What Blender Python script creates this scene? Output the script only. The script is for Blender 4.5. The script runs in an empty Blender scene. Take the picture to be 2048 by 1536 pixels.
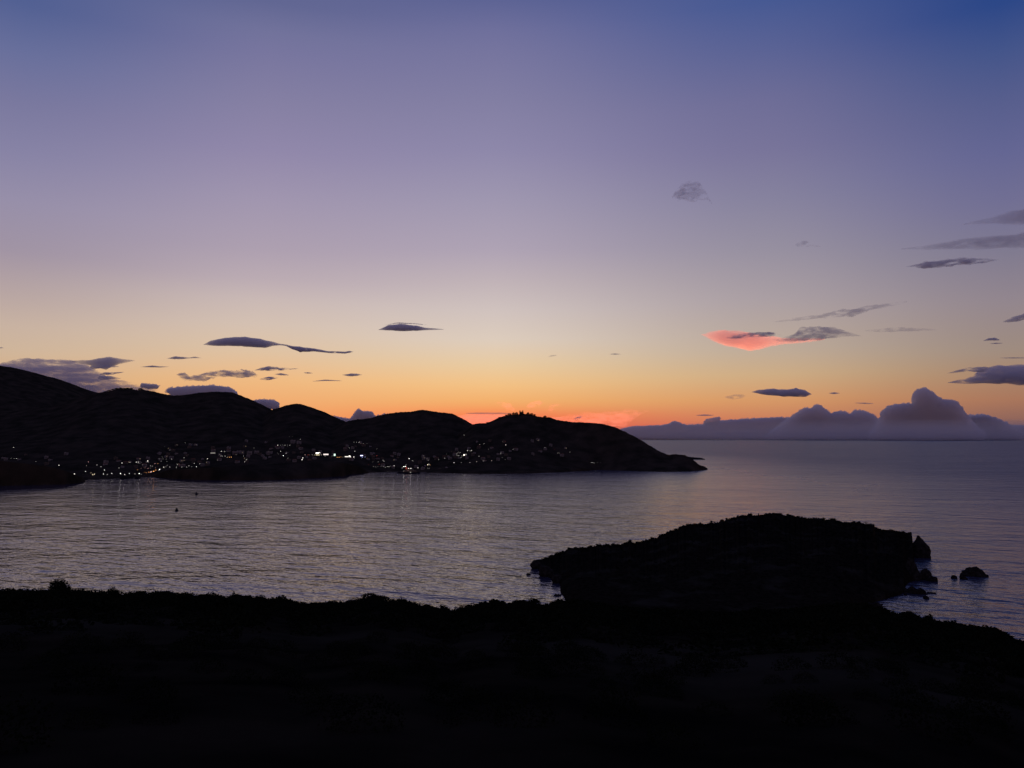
import bpy, math, random
import numpy as np
from mathutils import Vector
random.seed(7); rng = np.random.default_rng(7)
S = bpy.context.scene
COL = S.collection
R = math.radians

# ------------------------------------------------------------------ camera
F_PX = 1540.0                       # focal length in photograph pixels (2048 wide)
PITCH = R(4.056)
EYE = 100.0
cam = bpy.data.objects.new('camera', bpy.data.cameras.new('camera'))
COL.objects.link(cam); S.camera = cam
cam.data.sensor_width = 36.0; cam.data.lens = 36.0 * F_PX / 2048.0
cam.data.clip_start = 0.1; cam.data.clip_end = 400000.0
cam.location = (0, 0, EYE); cam.rotation_euler = (R(90) + PITCH, 0, 0)

def ray(px, py):
    """world direction of a photograph pixel, scaled to a horizontal length of 1"""
    px = np.asarray(px, float); py = np.asarray(py, float)
    x = (px - 1024) / F_PX; v = (768 - py) / F_PX
    dx = x; dy = math.cos(PITCH) - v * math.sin(PITCH); dz = math.sin(PITCH) + v * math.cos(PITCH)
    h = np.hypot(dx, dy)
    return dx / h, dy / h, dz / h
def AT(px, py):
    dx, dy, t = ray(px, py)
    return np.arctan2(dx, dy), t
def at_r(px, py, r):
    dx, dy, t = ray(px, py)
    return Vector((float(dx * r), float(dy * r), float(EYE + t * r)))
def at_z(px, py, z=0.0):
    dx, dy, t = ray(px, py); r = (z - EYE) / t
    return Vector((float(dx * r), float(dy * r), z))

# ------------------------------------------------------------------ sky
def lin(c):
    c = np.asarray(c, float) / 255.0
    return np.where(c <= 0.04045, c / 12.92, ((c + 0.055) / 1.055) ** 2.4)
SKY = {   # photograph column -> [(photograph row, sRGB colour)]
 30:  [(0,(78,94,151)),(100,(96,104,154)),(200,(114,113,156)),(300,(130,126,160)),(400,(146,138,164)),(500,(161,148,164)),(600,(187,168,163)),(650,(200,178,162)),(700,(207,181,155)),(760,(216,175,131)),(830,(205,140,95))],
 530: [(0,(94,100,150)),(60,(106,107,153)),(100,(112,110,156)),(200,(126,120,160)),(300,(140,131,165)),(400,(156,145,170)),(500,(174,160,176)),(560,(188,172,179)),(600,(202,185,181)),(650,(213,193,178)),(700,(222,194,164)),(760,(239,186,130)),(840,(242,160,96))],
 990: [(0,(90,97,152)),(60,(103,104,154)),(100,(110,109,156)),(200,(123,119,160)),(300,(137,131,165)),(400,(154,146,171)),(500,(175,163,180)),(560,(192,178,183)),(620,(208,194,190)),(680,(221,204,188)),(730,(233,202,160)),(770,(243,193,132)),(805,(244,174,106)),(830,(248,134,84)),(850,(244,105,76)),(876,(205,92,80))],
 1530:[(0,(66,87,152)),(100,(88,97,153)),(200,(108,107,154)),(300,(121,117,154)),(400,(135,131,158)),(500,(151,144,160)),(600,(171,159,163)),(700,(190,171,153)),(750,(206,172,132)),(800,(214,153,103)),(840,(200,124,92)),(876,(160,100,95))],
 2015:[(0,(38,69,141)),(100,(64,83,143)),(200,(84,92,145)),(300,(100,102,147)),(400,(113,111,147)),(500,(127,122,143)),(600,(146,134,142)),(700,(158,139,127)),(750,(167,133,108)),(800,(169,118,92)),(845,(138,98,90)),(876,(110,86,94))],
}
world = bpy.data.worlds.new('World'); S.world = world; world.use_nodes = True
nt = world.node_tree; nt.nodes.clear(); N = nt.nodes.new; Lk = nt.links.new
def math_n(nt, op, a, b=None, c=None, clamp=False):
    n = nt.nodes.new('ShaderNodeMath'); n.operation = op; n.use_clamp = clamp
    for i, v in enumerate((a, b, c)):
        if v is None: continue
        if isinstance(v, (int, float)): n.inputs[i].default_value = v
        else: nt.links.new(v, n.inputs[i])
    return n.outputs[0]
tc = N('ShaderNodeTexCoord'); sp = N('ShaderNodeSeparateXYZ'); Lk(tc.outputs['Generated'], sp.inputs[0])
el = math_n(nt, 'ARCSINE', sp.outputs[2]); elp = math_n(nt, 'DIVIDE', el, math.pi / 2, clamp=True)
az = math_n(nt, 'ARCTAN2', sp.outputs[0], sp.outputs[1])
def ramp(stops):
    n = N('ShaderNodeValToRGB'); cr = n.color_ramp; cr.interpolation = 'B_SPLINE' if False else 'LINEAR'
    stops = sorted(stops, key=lambda s: s[0])
    while len(cr.elements) < len(stops): cr.elements.new(1.0)
    for e, (p, c) in zip(cr.elements, stops):
        e.position = min(max(p, 0), 1); e.color = (*[float(v) for v in lin(c)], 1)
    Lk(elp, n.inputs[0]); return n.outputs[0]
cols = []
ZEN = (40, 54, 108)
for px, st in SKY.items():
    if px < 1200: st = [(y, tuple(v + (5 if 60 <= y <= 450 else 0) for v in c)) for y, c in st]
    st = [(y, tuple(.88 * v + .125 * sum(c) / 3 for v in c) if y <= 250 else c) for y, c in st]
    s = [(math.atan(float(AT(px, py)[1])) / (math.pi / 2), c) for py, c in st]
    s.append((52 / 90, tuple(0.55 * a + 0.45 * b for a, b in zip(st[0][1], ZEN)))); s.append((1.0, ZEN))
    cols.append((float(AT(px, 500)[0]), ramp(s)))
BACK = ramp([(0, (104, 88, 102)), (8 / 90, (150, 116, 124)), (20 / 90, (112, 100, 124)), (45 / 90, (66, 72, 118)), (1.0, ZEN)])
cols = [(R(-100), BACK)] + cols + [(R(100), BACK)]
cur = cols[0][1]
for (a0, _), (a1, c1) in zip(cols, cols[1:]):
    mr = N('ShaderNodeMapRange'); mr.interpolation_type = 'SMOOTHSTEP'; mr.clamp = True
    mr.inputs['From Min'].default_value = a0; mr.inputs['From Max'].default_value = a1
    Lk(az, mr.inputs['Value'])
    ml = N('ShaderNodeMapRange'); ml.clamp = True; ml.inputs['From Min'].default_value = a0; ml.inputs['From Max'].default_value = a1; Lk(az, ml.inputs['Value'])
    fac = math_n(nt, 'MULTIPLY', math_n(nt, 'ADD', mr.outputs[0], ml.outputs[0]), .5)
    mx = N('ShaderNodeMix'); mx.data_type = 'RGBA'; Lk(fac, mx.inputs[0]); Lk(cur, mx.inputs[6]); Lk(c1, mx.inputs[7])
    cur = mx.outputs[2]
bg = N('ShaderNodeBackground'); Lk(cur, bg.inputs[0]); bg.inputs[1].default_value = 1.0
Lk(bg.outputs[0], N('ShaderNodeOutputWorld').inputs[0])

# the sun has set: it stands 3.5 degrees below the horizon and reaches only the high far clouds
sun = bpy.data.objects.new('sun', bpy.data.lights.new('sun', 'SUN')); COL.objects.link(sun)
sun.data.energy = 3.0; sun.data.angle = R(0.5); sun.data.color = (1.0, 0.22, 0.085)
SUN_AZ, SUN_EL = R(2.0), R(-3.5)
sd = Vector((math.sin(SUN_AZ) * math.cos(SUN_EL), math.cos(SUN_AZ) * math.cos(SUN_EL), math.sin(SUN_EL)))
sun.rotation_euler = sd.to_track_quat('Z', 'Y').to_euler()

S.view_settings.view_transform = 'Standard'; S.view_settings.look = 'None'
S.view_settings.exposure = 0.0; S.view_settings.gamma = 1.0
S.render.engine = 'CYCLES'
S.cycles.max_bounces = 12; S.cycles.volume_bounces = 10; S.cycles.transparent_max_bounces = 24
S.cycles.sample_clamp_indirect = 0.5; S.cycles.caustics_reflective = False; S.cycles.caustics_refractive = False
S.cycles.use_denoising = True; S.cycles.denoiser = 'OPENIMAGEDENOISE'; S.cycles.denoising_prefilter = 'ACCURATE'; S.cycles.denoising_input_passes = 'RGB_ALBEDO_NORMAL'

# ------------------------------------------------------------------ materials
def mat(name):
    m = bpy.data.materials.new(name); m.use_nodes = True; nt = m.node_tree
    p = nt.nodes['Principled BSDF']; return m, nt, p
def node(nt, t, **kw):
    n = nt.nodes.new(t)
    for k, v in kw.items(): setattr(n, k, v)
    return n
def noise_mat(name, c0, c1, scale, rough=0.9, bump=0.0, bdist=0.1, detail=6):
    m, nt, p = mat(name)
    tc = node(nt, 'ShaderNodeTexCoord'); n = node(nt, 'ShaderNodeTexNoise')
    n.inputs['Scale'].default_value = scale; n.inputs['Detail'].default_value = detail
    nt.links.new(tc.outputs['Object'], n.inputs['Vector'])
    r = node(nt, 'ShaderNodeValToRGB'); r.color_ramp.elements[0].position = .35; r.color_ramp.elements[1].position = .68
    r.color_ramp.elements[0].color = (*c0, 1); r.color_ramp.elements[1].color = (*c1, 1)
    nt.links.new(n.outputs[0], r.inputs[0]); nt.links.new(r.outputs[0], p.inputs['Base Color'])
    p.inputs['Roughness'].default_value = rough; p.inputs['Specular IOR Level'].default_value = 0.0
    if bump:
        b = node(nt, 'ShaderNodeBump'); b.inputs['Strength'].default_value = bump; b.inputs['Distance'].default_value = bdist
        nt.links.new(n.outputs[0], b.inputs['Height']); nt.links.new(b.outputs[0], p.inputs['Normal'])
    return m
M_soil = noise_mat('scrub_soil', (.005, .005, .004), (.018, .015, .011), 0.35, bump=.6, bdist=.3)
def patchy(m, c, scale, lo, hi):
    nt = m.node_tree; p = nt.nodes['Principled BSDF']; src = p.inputs['Base Color'].links[0].from_socket
    tc = node(nt, 'ShaderNodeTexCoord'); n = node(nt, 'ShaderNodeTexNoise'); n.inputs['Scale'].default_value = scale; n.inputs['Detail'].default_value = 5
    nt.links.new(tc.outputs['Object'], n.inputs['Vector']); mr = node(nt, 'ShaderNodeMapRange'); mr.inputs['From Min'].default_value = lo; mr.inputs['From Max'].default_value = hi
    nt.links.new(n.outputs[0], mr.inputs['Value']); mx = node(nt, 'ShaderNodeMix'); mx.data_type = 'RGBA'; nt.links.new(mr.outputs[0], mx.inputs[0]); nt.links.new(src, mx.inputs[6]); mx.inputs[7].default_value = (*c, 1)
    nt.links.new(mx.outputs[2], p.inputs['Base Color'])
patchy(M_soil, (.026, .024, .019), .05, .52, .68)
M_hill = noise_mat('dry_hillside', (.020, .019, .014), (.052, .042, .030), 0.02, bump=.5, bdist=6)
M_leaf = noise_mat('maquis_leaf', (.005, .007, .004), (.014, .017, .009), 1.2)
M_leaf_far = noise_mat('far_tree_leaf', (.02, .028, .018), (.05, .055, .035), .5)
M_rock = noise_mat('coast_rock', (.011, .0108, .0105), (.038, .035, .032), 0.5, bump=.8, bdist=.4)
M_bark = noise_mat('bark', (.03, .025, .02), (.07, .055, .04), 4)
M_wall = noise_mat('limewash', (.19, .18, .17), (.31, .29, .27), .6)
M_wall2 = noise_mat('ochre_render', (.09, .075, .06), (.15, .125, .10), .6)
M_tile = noise_mat('roof_tile', (.12, .05, .035), (.2, .09, .06), 2)
M_glass = noise_mat('dark_window', (.01, .012, .015), (.02, .022, .028), 1, rough=.2)
M_wood = noise_mat('painted_wood', (.03, .06, .10), (.05, .09, .14), 3)
M_hull = noise_mat('dark_hull', (.01, .012, .018), (.02, .022, .03), 1)
M_white = noise_mat('boat_white', (.35, .35, .36), (.5, .5, .5), 1)
M_metal = noise_mat('grey_metal', (.08, .08, .08), (.14, .14, .14), 3)
_em = {}
def emis(col, strength):
    k = (tuple(col), strength)
    if k not in _em:
        m = bpy.data.materials.new('lamp_glow'); m.use_nodes = True; nt = m.node_tree; nt.nodes.clear()
        e = nt.nodes.new('ShaderNodeEmission'); e.inputs[0].default_value = (*col, 1); e.inputs[1].default_value = strength
        nt.links.new(e.outputs[0], nt.nodes.new('ShaderNodeOutputMaterial').inputs[0])
        m.cycles.emission_sampling = 'NONE'; _em[k] = m
    return _em[k]

# ------------------------------------------------------------------ object helpers
def tag(o, label=None, cat=None, group=None, kind=None):
    if label: o['label'] = label
    if cat: o['category'] = cat
    if group: o['group'] = group
    if kind: o['kind'] = kind
    return o
def link(name, me, m=None, parent=None, loc=None):
    o = bpy.data.objects.new(name, me); COL.objects.link(o)
    if m is not None and len(me.materials) == 0: me.materials.append(m)
    if parent is not None: o.parent = parent
    if loc is not None: o.location = loc
    return o
def empty(name, loc, rz=0.0):
    o = bpy.data.objects.new(name, None); COL.objects.link(o); o.location = loc; o.rotation_euler = (0, 0, rz)
    o.empty_display_size = 0.5; return o
def np_mesh(name, V, Fq, smooth=False):
    """V (n,3); Fq (m,k) index array with k = 3 or 4"""
    me = bpy.data.meshes.new(name); V = np.asarray(V, np.float32); Fq = np.asarray(Fq, np.int32)
    me.vertices.add(len(V)); me.vertices.foreach_set('co', V.ravel())
    k = Fq.shape[1]; me.loops.add(Fq.size); me.loops.foreach_set('vertex_index', Fq.ravel())
    me.polygons.add(len(Fq)); me.polygons.foreach_set('loop_start', np.arange(0, Fq.size, k, dtype=np.int32))
    me.polygons.foreach_set('loop_total', np.full(len(Fq), k, np.int32))
    me.polygons.foreach_set('use_smooth', np.full(len(Fq), smooth)); me.update(calc_edges=True); return me
class MB:
    """collects boxes, prisms and tubes for ONE mesh"""
    def __init__(s): s.v = []; s.f = []
    def box(s, x0, x1, y0, y1, z0, z1, tx=0.0, ty=0.0):
        b = len(s.v)
        s.v += [(x0, y0, z0), (x1, y0, z0), (x1, y1, z0), (x0, y1, z0),
                (x0 + tx, y0 + ty, z1), (x1 - tx, y0 + ty, z1), (x1 - tx, y1 - ty, z1), (x0 + tx, y1 - ty, z1)]
        s.f += [tuple(b + i for i in q) for q in ((3, 2, 1, 0), (4, 5, 6, 7), (0, 1, 5, 4), (1, 2, 6, 5), (2, 3, 7, 6), (3, 0, 4, 7))]
        return s
    def tube(s, pts, rads, n=8):
        b = len(s.v); k = len(pts)
        for i, (p, r) in enumerate(zip(pts, rads)):
            p = Vector(p); d = (Vector(pts[min(i + 1, k - 1)]) - Vector(pts[max(i - 1, 0)])).normalized()
            a = d.orthogonal().normalized(); c = d.cross(a)
            for j in range(n):
                t = 2 * math.pi * j / n; s.v.append(tuple(p + a * math.cos(t) * r + c * math.sin(t) * r))
        for i in range(k - 1):
            for j in range(n):
                s.f.append((b + i * n + j, b + i * n + (j + 1) % n, b + (i + 1) * n + (j + 1) % n, b + (i + 1) * n + j))
        s.f.append(tuple(b + j for j in range(n))[::-1]); s.f.append(tuple(b + (k - 1) * n + j for j in range(n))); return s
    def ball(s, c, rx, ry, rz, nu=10, nv=6):
        b = len(s.v); s.v.append((c[0], c[1], c[2] - rz))
        for i in range(1, nv):
            ph = math.pi * i / nv - math.pi / 2
            for j in range(nu):
                t = 2 * math.pi * j / nu
                s.v.append((c[0] + rx * math.cos(ph) * math.cos(t), c[1] + ry * math.cos(ph) * math.sin(t), c[2] + rz * math.sin(ph)))
        s.v.append((c[0], c[1], c[2] + rz)); e = len(s.v) - 1
        for j in range(nu):
            s.f.append((b, b + 1 + (j + 1) % nu, b + 1 + j)); s.f.append((e, e - nu + j, e - nu + (j + 1) % nu))
        for i in range(nv - 2):
            for j in range(nu):
                q = b + 1 + i * nu
                s.f.append((q + j, q + (j + 1) % nu, q + nu + (j + 1) % nu, q + nu + j))
        return s
    def mesh(s, name):
        me = bpy.data.meshes.new(name); me.from_pydata(s.v, [], s.f); me.update(); return me
    def obj(s, name, m, parent=None, loc=None): return link(name, s.mesh(name), m, parent, loc)

# numpy value noise -------------------------------------------------
def _h(ix, iy, iz, seed):
    n = (ix.astype(np.int64) * 374761393 + iy.astype(np.int64) * 668265263 + iz.astype(np.int64) * 2147483647 + seed * 1274126177) & 0xffffffff
    n = ((n ^ (n >> 13)) * 1274126177) & 0xffffffff; n = (n ^ (n >> 16)) & 0xffffffff
    return n / 4294967295.0
def vnoise(x, y, z=None, seed=0):
    x = np.asarray(x, float); y = np.asarray(y, float); z = np.zeros_like(x) if z is None else np.asarray(z, float)
    ix, iy, iz = np.floor(x), np.floor(y), np.floor(z); fx, fy, fz = x - ix, y - iy, z - iz
    fx, fy, fz = [f * f * (3 - 2 * f) for f in (fx, fy, fz)]; o = 0
    for a in (0, 1):
        for b in (0, 1):
            for c in (0, 1):
                w = (fx if a else 1 - fx) * (fy if b else 1 - fy) * (fz if c else 1 - fz)
                o = o + w * _h(ix + a, iy + b, iz + c, seed)
    return o * 2 - 1
def fbm(x, y, z=None, oct=4, seed=0, gain=.5):
    o = 0; a = 1; s = 0
    for k in range(oct):
        f = 2.03 ** k; o = o + a * vnoise(x * f, y * f, None if z is None else z * f, seed + k); s += a; a *= gain
    return o / s
def P(line):   # photograph polyline -> function of azimuth giving tangent of elevation
    l = np.array(line, float); a, t = AT(l[:, 0], l[:, 1]); o = np.argsort(a); a, t = a[o], t[o]
    return lambda q: np.interp(q, a, t)
def A(pairs):  # value at photograph column -> function of azimuth
    l = np.array(pairs, float); a, _ = AT(l[:, 0], np.full(len(l), 950.)); return lambda q: np.interp(q, a, l[:, 1])
def sstep(a, b, x): t = np.clip((x - a) / (b - a), 0, 1); return t * t * (3 - 2 * t)
def AZ(px, py=950): return float(AT(px, py)[0])

# ------------------------------------------------------------------ sea
def build_sea():
    rs = np.array([-30000., 0, 200, 500, 1000, 2000, 4000, 8000, 16000, 40000, 120000.])
    xs = np.array([-120000., -30000, -8000, -2000, -800, 0, 800, 2000, 8000, 30000, 120000])
    V = [(x, y, 0) for y in rs for x in xs]; n = len(xs)
    Fq = [(j * n + i, j * n + i + 1, (j + 1) * n + i + 1, (j + 1) * n + i) for j in range(len(rs) - 1) for i in range(n - 1)]
    m, nt, p = mat('sea_water')
    p.inputs['Base Color'].default_value = (.040, .040, .075, 1); p.inputs['Roughness'].default_value = .28
    p.inputs['IOR'].default_value = 1.5
    tc = node(nt, 'ShaderNodeTexCoord'); prev = None
    xyz = node(nt, 'ShaderNodeSeparateXYZ'); nt.links.new(tc.outputs['Object'], xyz.inputs[0])
    ox = node(nt, 'ShaderNodeMapRange'); ox.interpolation_type = 'SMOOTHSTEP'; nt.links.new(xyz.outputs[0], ox.inputs['Value'])
    ox.inputs['From Min'].default_value = -500; ox.inputs['From Max'].default_value = 1500
    oy = node(nt, 'ShaderNodeMapRange'); oy.interpolation_type = 'SMOOTHSTEP'; nt.links.new(xyz.outputs[1], oy.inputs['Value'])
    oy.inputs['From Min'].default_value = 1500; oy.inputs['From Max'].default_value = 6000
    mx = math_n(nt, 'MAXIMUM', ox.outputs[0], oy.outputs[0])
    chop = math_n(nt, 'MULTIPLY_ADD', mx, 2.0, .85)
    #  wavelength (m), stretch along the crest, crest direction (deg), height (m), detail
    for sc, st, rot, dist, det in ((5.5, 1.6, -34, .36, 3), (12, 2.0, -30, .80, 3), (25, 1.9, -26, .80, 2), (52, 1.8, -22, 1.3, 2), (130, 1.7, -16, 1.8, 3), (420, 1.8, -10, 2.0, 3)):
        mp = node(nt, 'ShaderNodeMapping'); mp.vector_type = 'TEXTURE'
        mp.inputs['Scale'].default_value = (sc * st, sc, 1); mp.inputs['Rotation'].default_value = (0, 0, R(rot))
        nt.links.new(tc.outputs['Object'], mp.inputs['Vector'])
        n = node(nt, 'ShaderNodeTexNoise'); n.inputs['Scale'].default_value = 1; n.inputs['Detail'].default_value = det
        n.inputs['Roughness'].default_value = .55; nt.links.new(mp.outputs[0], n.inputs['Vector'])
        b = node(nt, 'ShaderNodeBump'); b.inputs['Strength'].default_value = 1; b.inputs['Distance'].default_value = dist * 2
        nt.links.new(math_n(nt, 'MULTIPLY', n.outputs[0], chop), b.inputs['Height'])
        if prev: nt.links.new(prev, b.inputs['Normal'])
        prev = b.outputs[0]
    nt.links.new(prev, p.inputs['Normal'])
    # sheltered bay on the left, wind-roughened open sea to the right and beyond the headland
    g = node(nt, 'ShaderNodeTexNoise'); g.inputs['Scale'].default_value = 1; g.inputs['Detail'].default_value = 4
    mp = node(nt, 'ShaderNodeMapping'); mp.inputs['Scale'].default_value = (1 / 700, 1 / 260, 1); nt.links.new(tc.outputs['Object'], mp.inputs['Vector']); nt.links.new(mp.outputs[0], g.inputs['Vector'])
    rgh = math_n(nt, 'MULTIPLY_ADD', mx, .31, .02); rgh = math_n(nt, 'MULTIPLY_ADD', g.outputs[0], .10, rgh)
    nt.links.new(rgh, p.inputs['Roughness'])
    o = link('sea', np_mesh('sea', V, Fq), m); tag(o, kind='structure')
build_sea()

# ------------------------------------------------------------------ polar height fields
def polar_mesh(name, azs, rs, zfun, m, smooth=True):
    """rs: (nr,) or (nr, na)"""
    na = len(azs); rr = rs if rs.ndim == 2 else np.repeat(rs[:, None], na, 1); aa = np.repeat(azs[None, :], rr.shape[0], 0)
    z = zfun(aa, rr); V = np.stack([rr * np.sin(aa), rr * np.cos(aa), z], -1).reshape(-1, 3); nr = rr.shape[0]
    i, j = np.meshgrid(np.arange(na - 1), np.arange(nr - 1)); b = j * na + i
    Fq = np.stack([b, b + 1, b + na + 1, b + na], -1).reshape(-1, 4)
    keep = (V[Fq][:, :, 2].max(1) > -2.5)
    return link(name, np_mesh(name, V, Fq[keep], smooth), m)

# ---- far shore: the visible skyline of the coastal hills, hill by hill (photograph polyline, ridge distance)
SH = P([(-900,985),(-400,978),(0,960),(172,960),(260,956),(300,954),(330,950),(690,948),(750,945),(800,943),(870,945),(960,948),(1060,946),(1160,942),(1200,940),(1260,942),(1330,944),(1380,943),(1412,940),(1420,938),(1500,937)])
def shore_r(a): return -EYE / SH(a)
HILLS = [
 (P([(-900,820),(-400,828),(0,828),(100,812),(160,795),(195,786),(215,784),(232,779),(262,778),(275,781),(285,780),(305,783),(330,789),(350,792),(380,789),(400,786),(430,784),(465,785),(480,791),(510,803),(540,818),(560,830),(640,880),(700,950)]), A([(-900,3900),(700,3500)])),
 (P([(440,900),(500,850),(530,830),(545,820),(570,812),(590,808),(598,808),(620,814),(650,825),(680,839),(695,846),(730,866),(820,950)]), A([(0,3350),(2000,3350)])),
 (P([(560,950),(640,868),(695,843),(715,839),(725,839),(745,836),(755,832),(775,828),(800,825),(820,824),(845,820),(870,824),(905,828),(925,838),(945,849),(965,858),(1040,910),(1100,960)]), A([(0,3100),(2000,3100)])),
 (P([(820,960),(880,900),(920,865),(945,850),(955,848),(975,846),(1000,835),(1020,830),(1045,828),(1065,830),(1075,834),(1100,836),(1115,841),(1150,845),(1180,846),(1200,848),(1215,851),(1230,855),(1250,864),(1275,877),(1290,886),(1305,895),(1320,904),(1338,911),(1350,909),(1370,911),(1385,919),(1398,930),(1408,933),(1414,937),(1419,945),(1500,960)]), A([(800,2850),(1100,2800),(1300,2620),(1380,2520),(1420,2475),(1500,2470)])),
]
def far_z(a, r, detail=True):
    s = shore_r(a); z = np.full(np.broadcast(a, r).shape, -30.0)
    T = np.max([h[0](a) for h in HILLS], 0)
    for k, (t, rr) in enumerate(HILLS):
        Rk = np.maximum(rr(a), s + 25); zk = EYE + Rk * t(a)
        u = np.clip((r - s) / (Rk - s), 0, None)
        g = np.where(u <= 1, u * (.62 + .38 * u), 1 - .35 * (u - 1) ** 1.2 * 2)
        f = fbm(np.sin(a) * r / 260, np.cos(a) * r / 260, oct=4, seed=11 + k)
        z = np.maximum(z, np.where(zk > 0, zk * g * (1 + .22 * f * np.clip(1 - u, 0, 1) * (u > 0)), zk))
    z = np.minimum(z, EYE + r * T - .02 * np.abs(r - 3000) * 0)
    z = np.where(r < s, -6 - (s - r) * .2, z + np.clip((r - s) / 15, 0, 1) * 1.2)
    if detail:
        x, y = np.sin(a) * r, np.cos(a) * r
        z = z + np.clip((r - s) / 60, 0, 1) * (1.6 * np.abs(fbm(x / 16, y / 60, oct=3, seed=5)) + 2.2 * np.clip(fbm(x / 7, y / 9, oct=2, seed=9) - .15, 0, 1)) \
            + 1.2 * fbm(x / 5, y / 9, oct=2, seed=3) * (r > s)
    return z
azs = np.linspace(AZ(-900), AZ(1440), 1700)
u = np.concatenate([[-.03, -.004, 0], np.linspace(.004, .55, 110) ** 1.0, np.linspace(.56, 1.25, 110)])
sr = shore_r(azs); far_rs = sr[None, :] + u[:, None] * (3500 - sr)[None, :]
tag(polar_mesh('coastal_hills', azs, far_rs, far_z, M_hill), kind='structure')

# ---- the mountain behind, on the left
mt_t = P([(-1500,640),(-900,655),(-500,690),(-200,712),(0,731),(20,734),(60,743),(90,751),(120,759),(140,766),(160,774),(180,781),(195,785),(215,789),(235,795),(300,820),(420,870),(520,900)])
def mt_z(a, r):
    zr = EYE + 6000 * mt_t(a); uu = (r - 4200) / 1800
    z = np.where(uu <= 1, zr * np.clip(uu, 0, 1) ** .9, zr * (1 - (uu - 1) * .8))
    return np.minimum(z, EYE + r * mt_t(a)) + 3 * fbm(np.sin(a) * r / 40, np.cos(a) * r / 90, oct=3, seed=21) - 8 * (uu < 0)
tag(polar_mesh('mountain', np.linspace(AZ(-1500), AZ(520), 700), np.concatenate([[4100, 4200], np.linspace(4250, 7200, 60)]), mt_z, M_hill), kind='structure')

# ---- the low headlands in front of the village
def headland(name, top, front, back, x0, x1, r_ridge, label=None, seed=0, mtl=None, rough=1.0, n=420):
    T_, F_ = P(top), P(front); Rr = A(r_ridge)
    def zf(a, r):
        s = -EYE / F_(a); Rk = np.maximum(Rr(a), s + 6); zr = EYE + Rk * T_(a)
        u = (r - s) / (Rk - s)
        z = np.where(u <= 1, zr * np.clip(u, 0, 1) ** .55, zr - (r - Rk) * zr / back - np.clip(r - Rk - back, 0, None) * .2)
        z = np.where(zr < 0, zr, z); z = np.where(u < 0, -3 + u * 2, z)
        x, y = np.sin(a) * r, np.cos(a) * r
        return z + rough * (1.3 * fbm(x / 6, y / 14, oct=3, seed=seed) + .8 * np.clip(fbm(x / 3.5, y / 7, oct=2, seed=seed + 4), 0, 1)) * np.clip((zr + 1) / 5, .1, 1) * (u > -.05)
    a = np.linspace(AZ(x0), AZ(x1), n); s = -EYE / F_(a); Rk = np.maximum(Rr(a), s + 6)
    u = np.concatenate([np.linspace(-.08, 1, 34), 1 + np.linspace(.06, 2.2, 22)]); rs = s[None] + u[:, None] * (Rk - s)[None]
    o = polar_mesh(name, a, rs, zf, mtl or M_hill); tag(o, kind='structure'); return o
headland('headland', [(-700,905),(-200,915),(0,922),(50,927),(90,932),(115,937),(140,945),(155,951),(163,953),(168,958),(172,964),(178,975)],
         [(-700,990),(0,972),(60,970),(130,969),(150,967),(168,964),(178,962)], 260, -600, 178, [(-700,1850),(0,1850),(168,1720)], seed=31)
headland('headland', [(296,962),(303,953),(318,945),(335,940),(370,938),(400,936),(440,934),(480,930),(520,929),(560,927),(600,924),(640,921),(680,925),(710,930),(725,936),(735,943),(742,952)],
         [(296,953),(315,955),(350,958),(400,960),(500,961),(560,960),(600,958),(640,956),(690,952),(697,949),(742,946)], 160, 296, 742, [(290,1960),(500,2040),(742,2150)], seed=41)
headland('headland', [(828,955),(838,946),(860,943),(880,936),(920,931),(960,929),(1000,930),(1040,931),(1100,932),(1140,934),(1180,938),(1190,946)],
         [(828,946),(870,946),(920,947),(960,948),(1060,947),(1130,944),(1190,941)], 120, 828, 1190, [(800,2330),(1200,2400)], seed=47)
headland('islet', [(1362,922),(1370,916),(1378,913.5),(1390,915),(1400,915.5),(1408,917.5),(1414,920)],
         [(1362,919.5),(1414,919.5)], 30, 1362, 1414, [(1360,3880),(1420,3880)], seed=51, mtl=M_rock, rough=1.2, n=90)

# ---- near ground: the slope the camera stands on, the isthmus and the rocky peninsula
FORE = P([(-900,1200),(-100,1190),(0,1187),(60,1188),(150,1188),(250,1192),(300,1192),(400,1194),(455,1197),(530,1200),(595,1211),(665,1210),(750,1202),(800,1208),(840,1212),(880,1222),(905,1223),(925,1217),(970,1209),(1030,1207),(1080,1209),(1110,1208),(1130,1206),(1250,1222),(1450,1232),(1600,1222),(1700,1214),(1738,1217),(1760,1225),(1780,1233),(1820,1238),(1845,1244),(1900,1254),(1940,1259),(1980,1265),(2000,1274),(2020,1283),(2048,1291),(2200,1315),(2500,1350)])
FORE_R = A([(-900,120),(700,130),(1000,160),(1125,190),(1500,230),(1740,250),(2048,215),(2500,190)])
PEN_T = P([(1040,1175),(1058,1150),(1061,1134),(1065,1129),(1072,1121),(1085,1119),(1100,1114),(1115,1108),(1135,1101),(1170,1099),(1200,1094),(1243,1092),(1250,1087),(1258,1085),(1270,1088),(1290,1084),(1305,1081),(1322,1072),(1340,1064),(1352,1060),(1365,1054),(1395,1051),(1430,1048),(1445,1043),(1470,1036),(1500,1032),(1540,1030),(1570,1031),(1605,1038),(1650,1040),(1690,1045),(1745,1051),(1757,1059),(1790,1063),(1822,1065),(1824,1067),(1826,1090),(1828,1113),(1832,1133),(1838,1148),(1841,1158),(1844,1175),(1870,1210),(1900,1240)])
PEN_R = A([(1040,600),(1062,606),(1120,640),(1245,680),(1400,735),(1560,775),(1700,775),(1822,768),(1828,745),(1832,690),(1838,650),(1841,630),(1900,620)])
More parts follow.
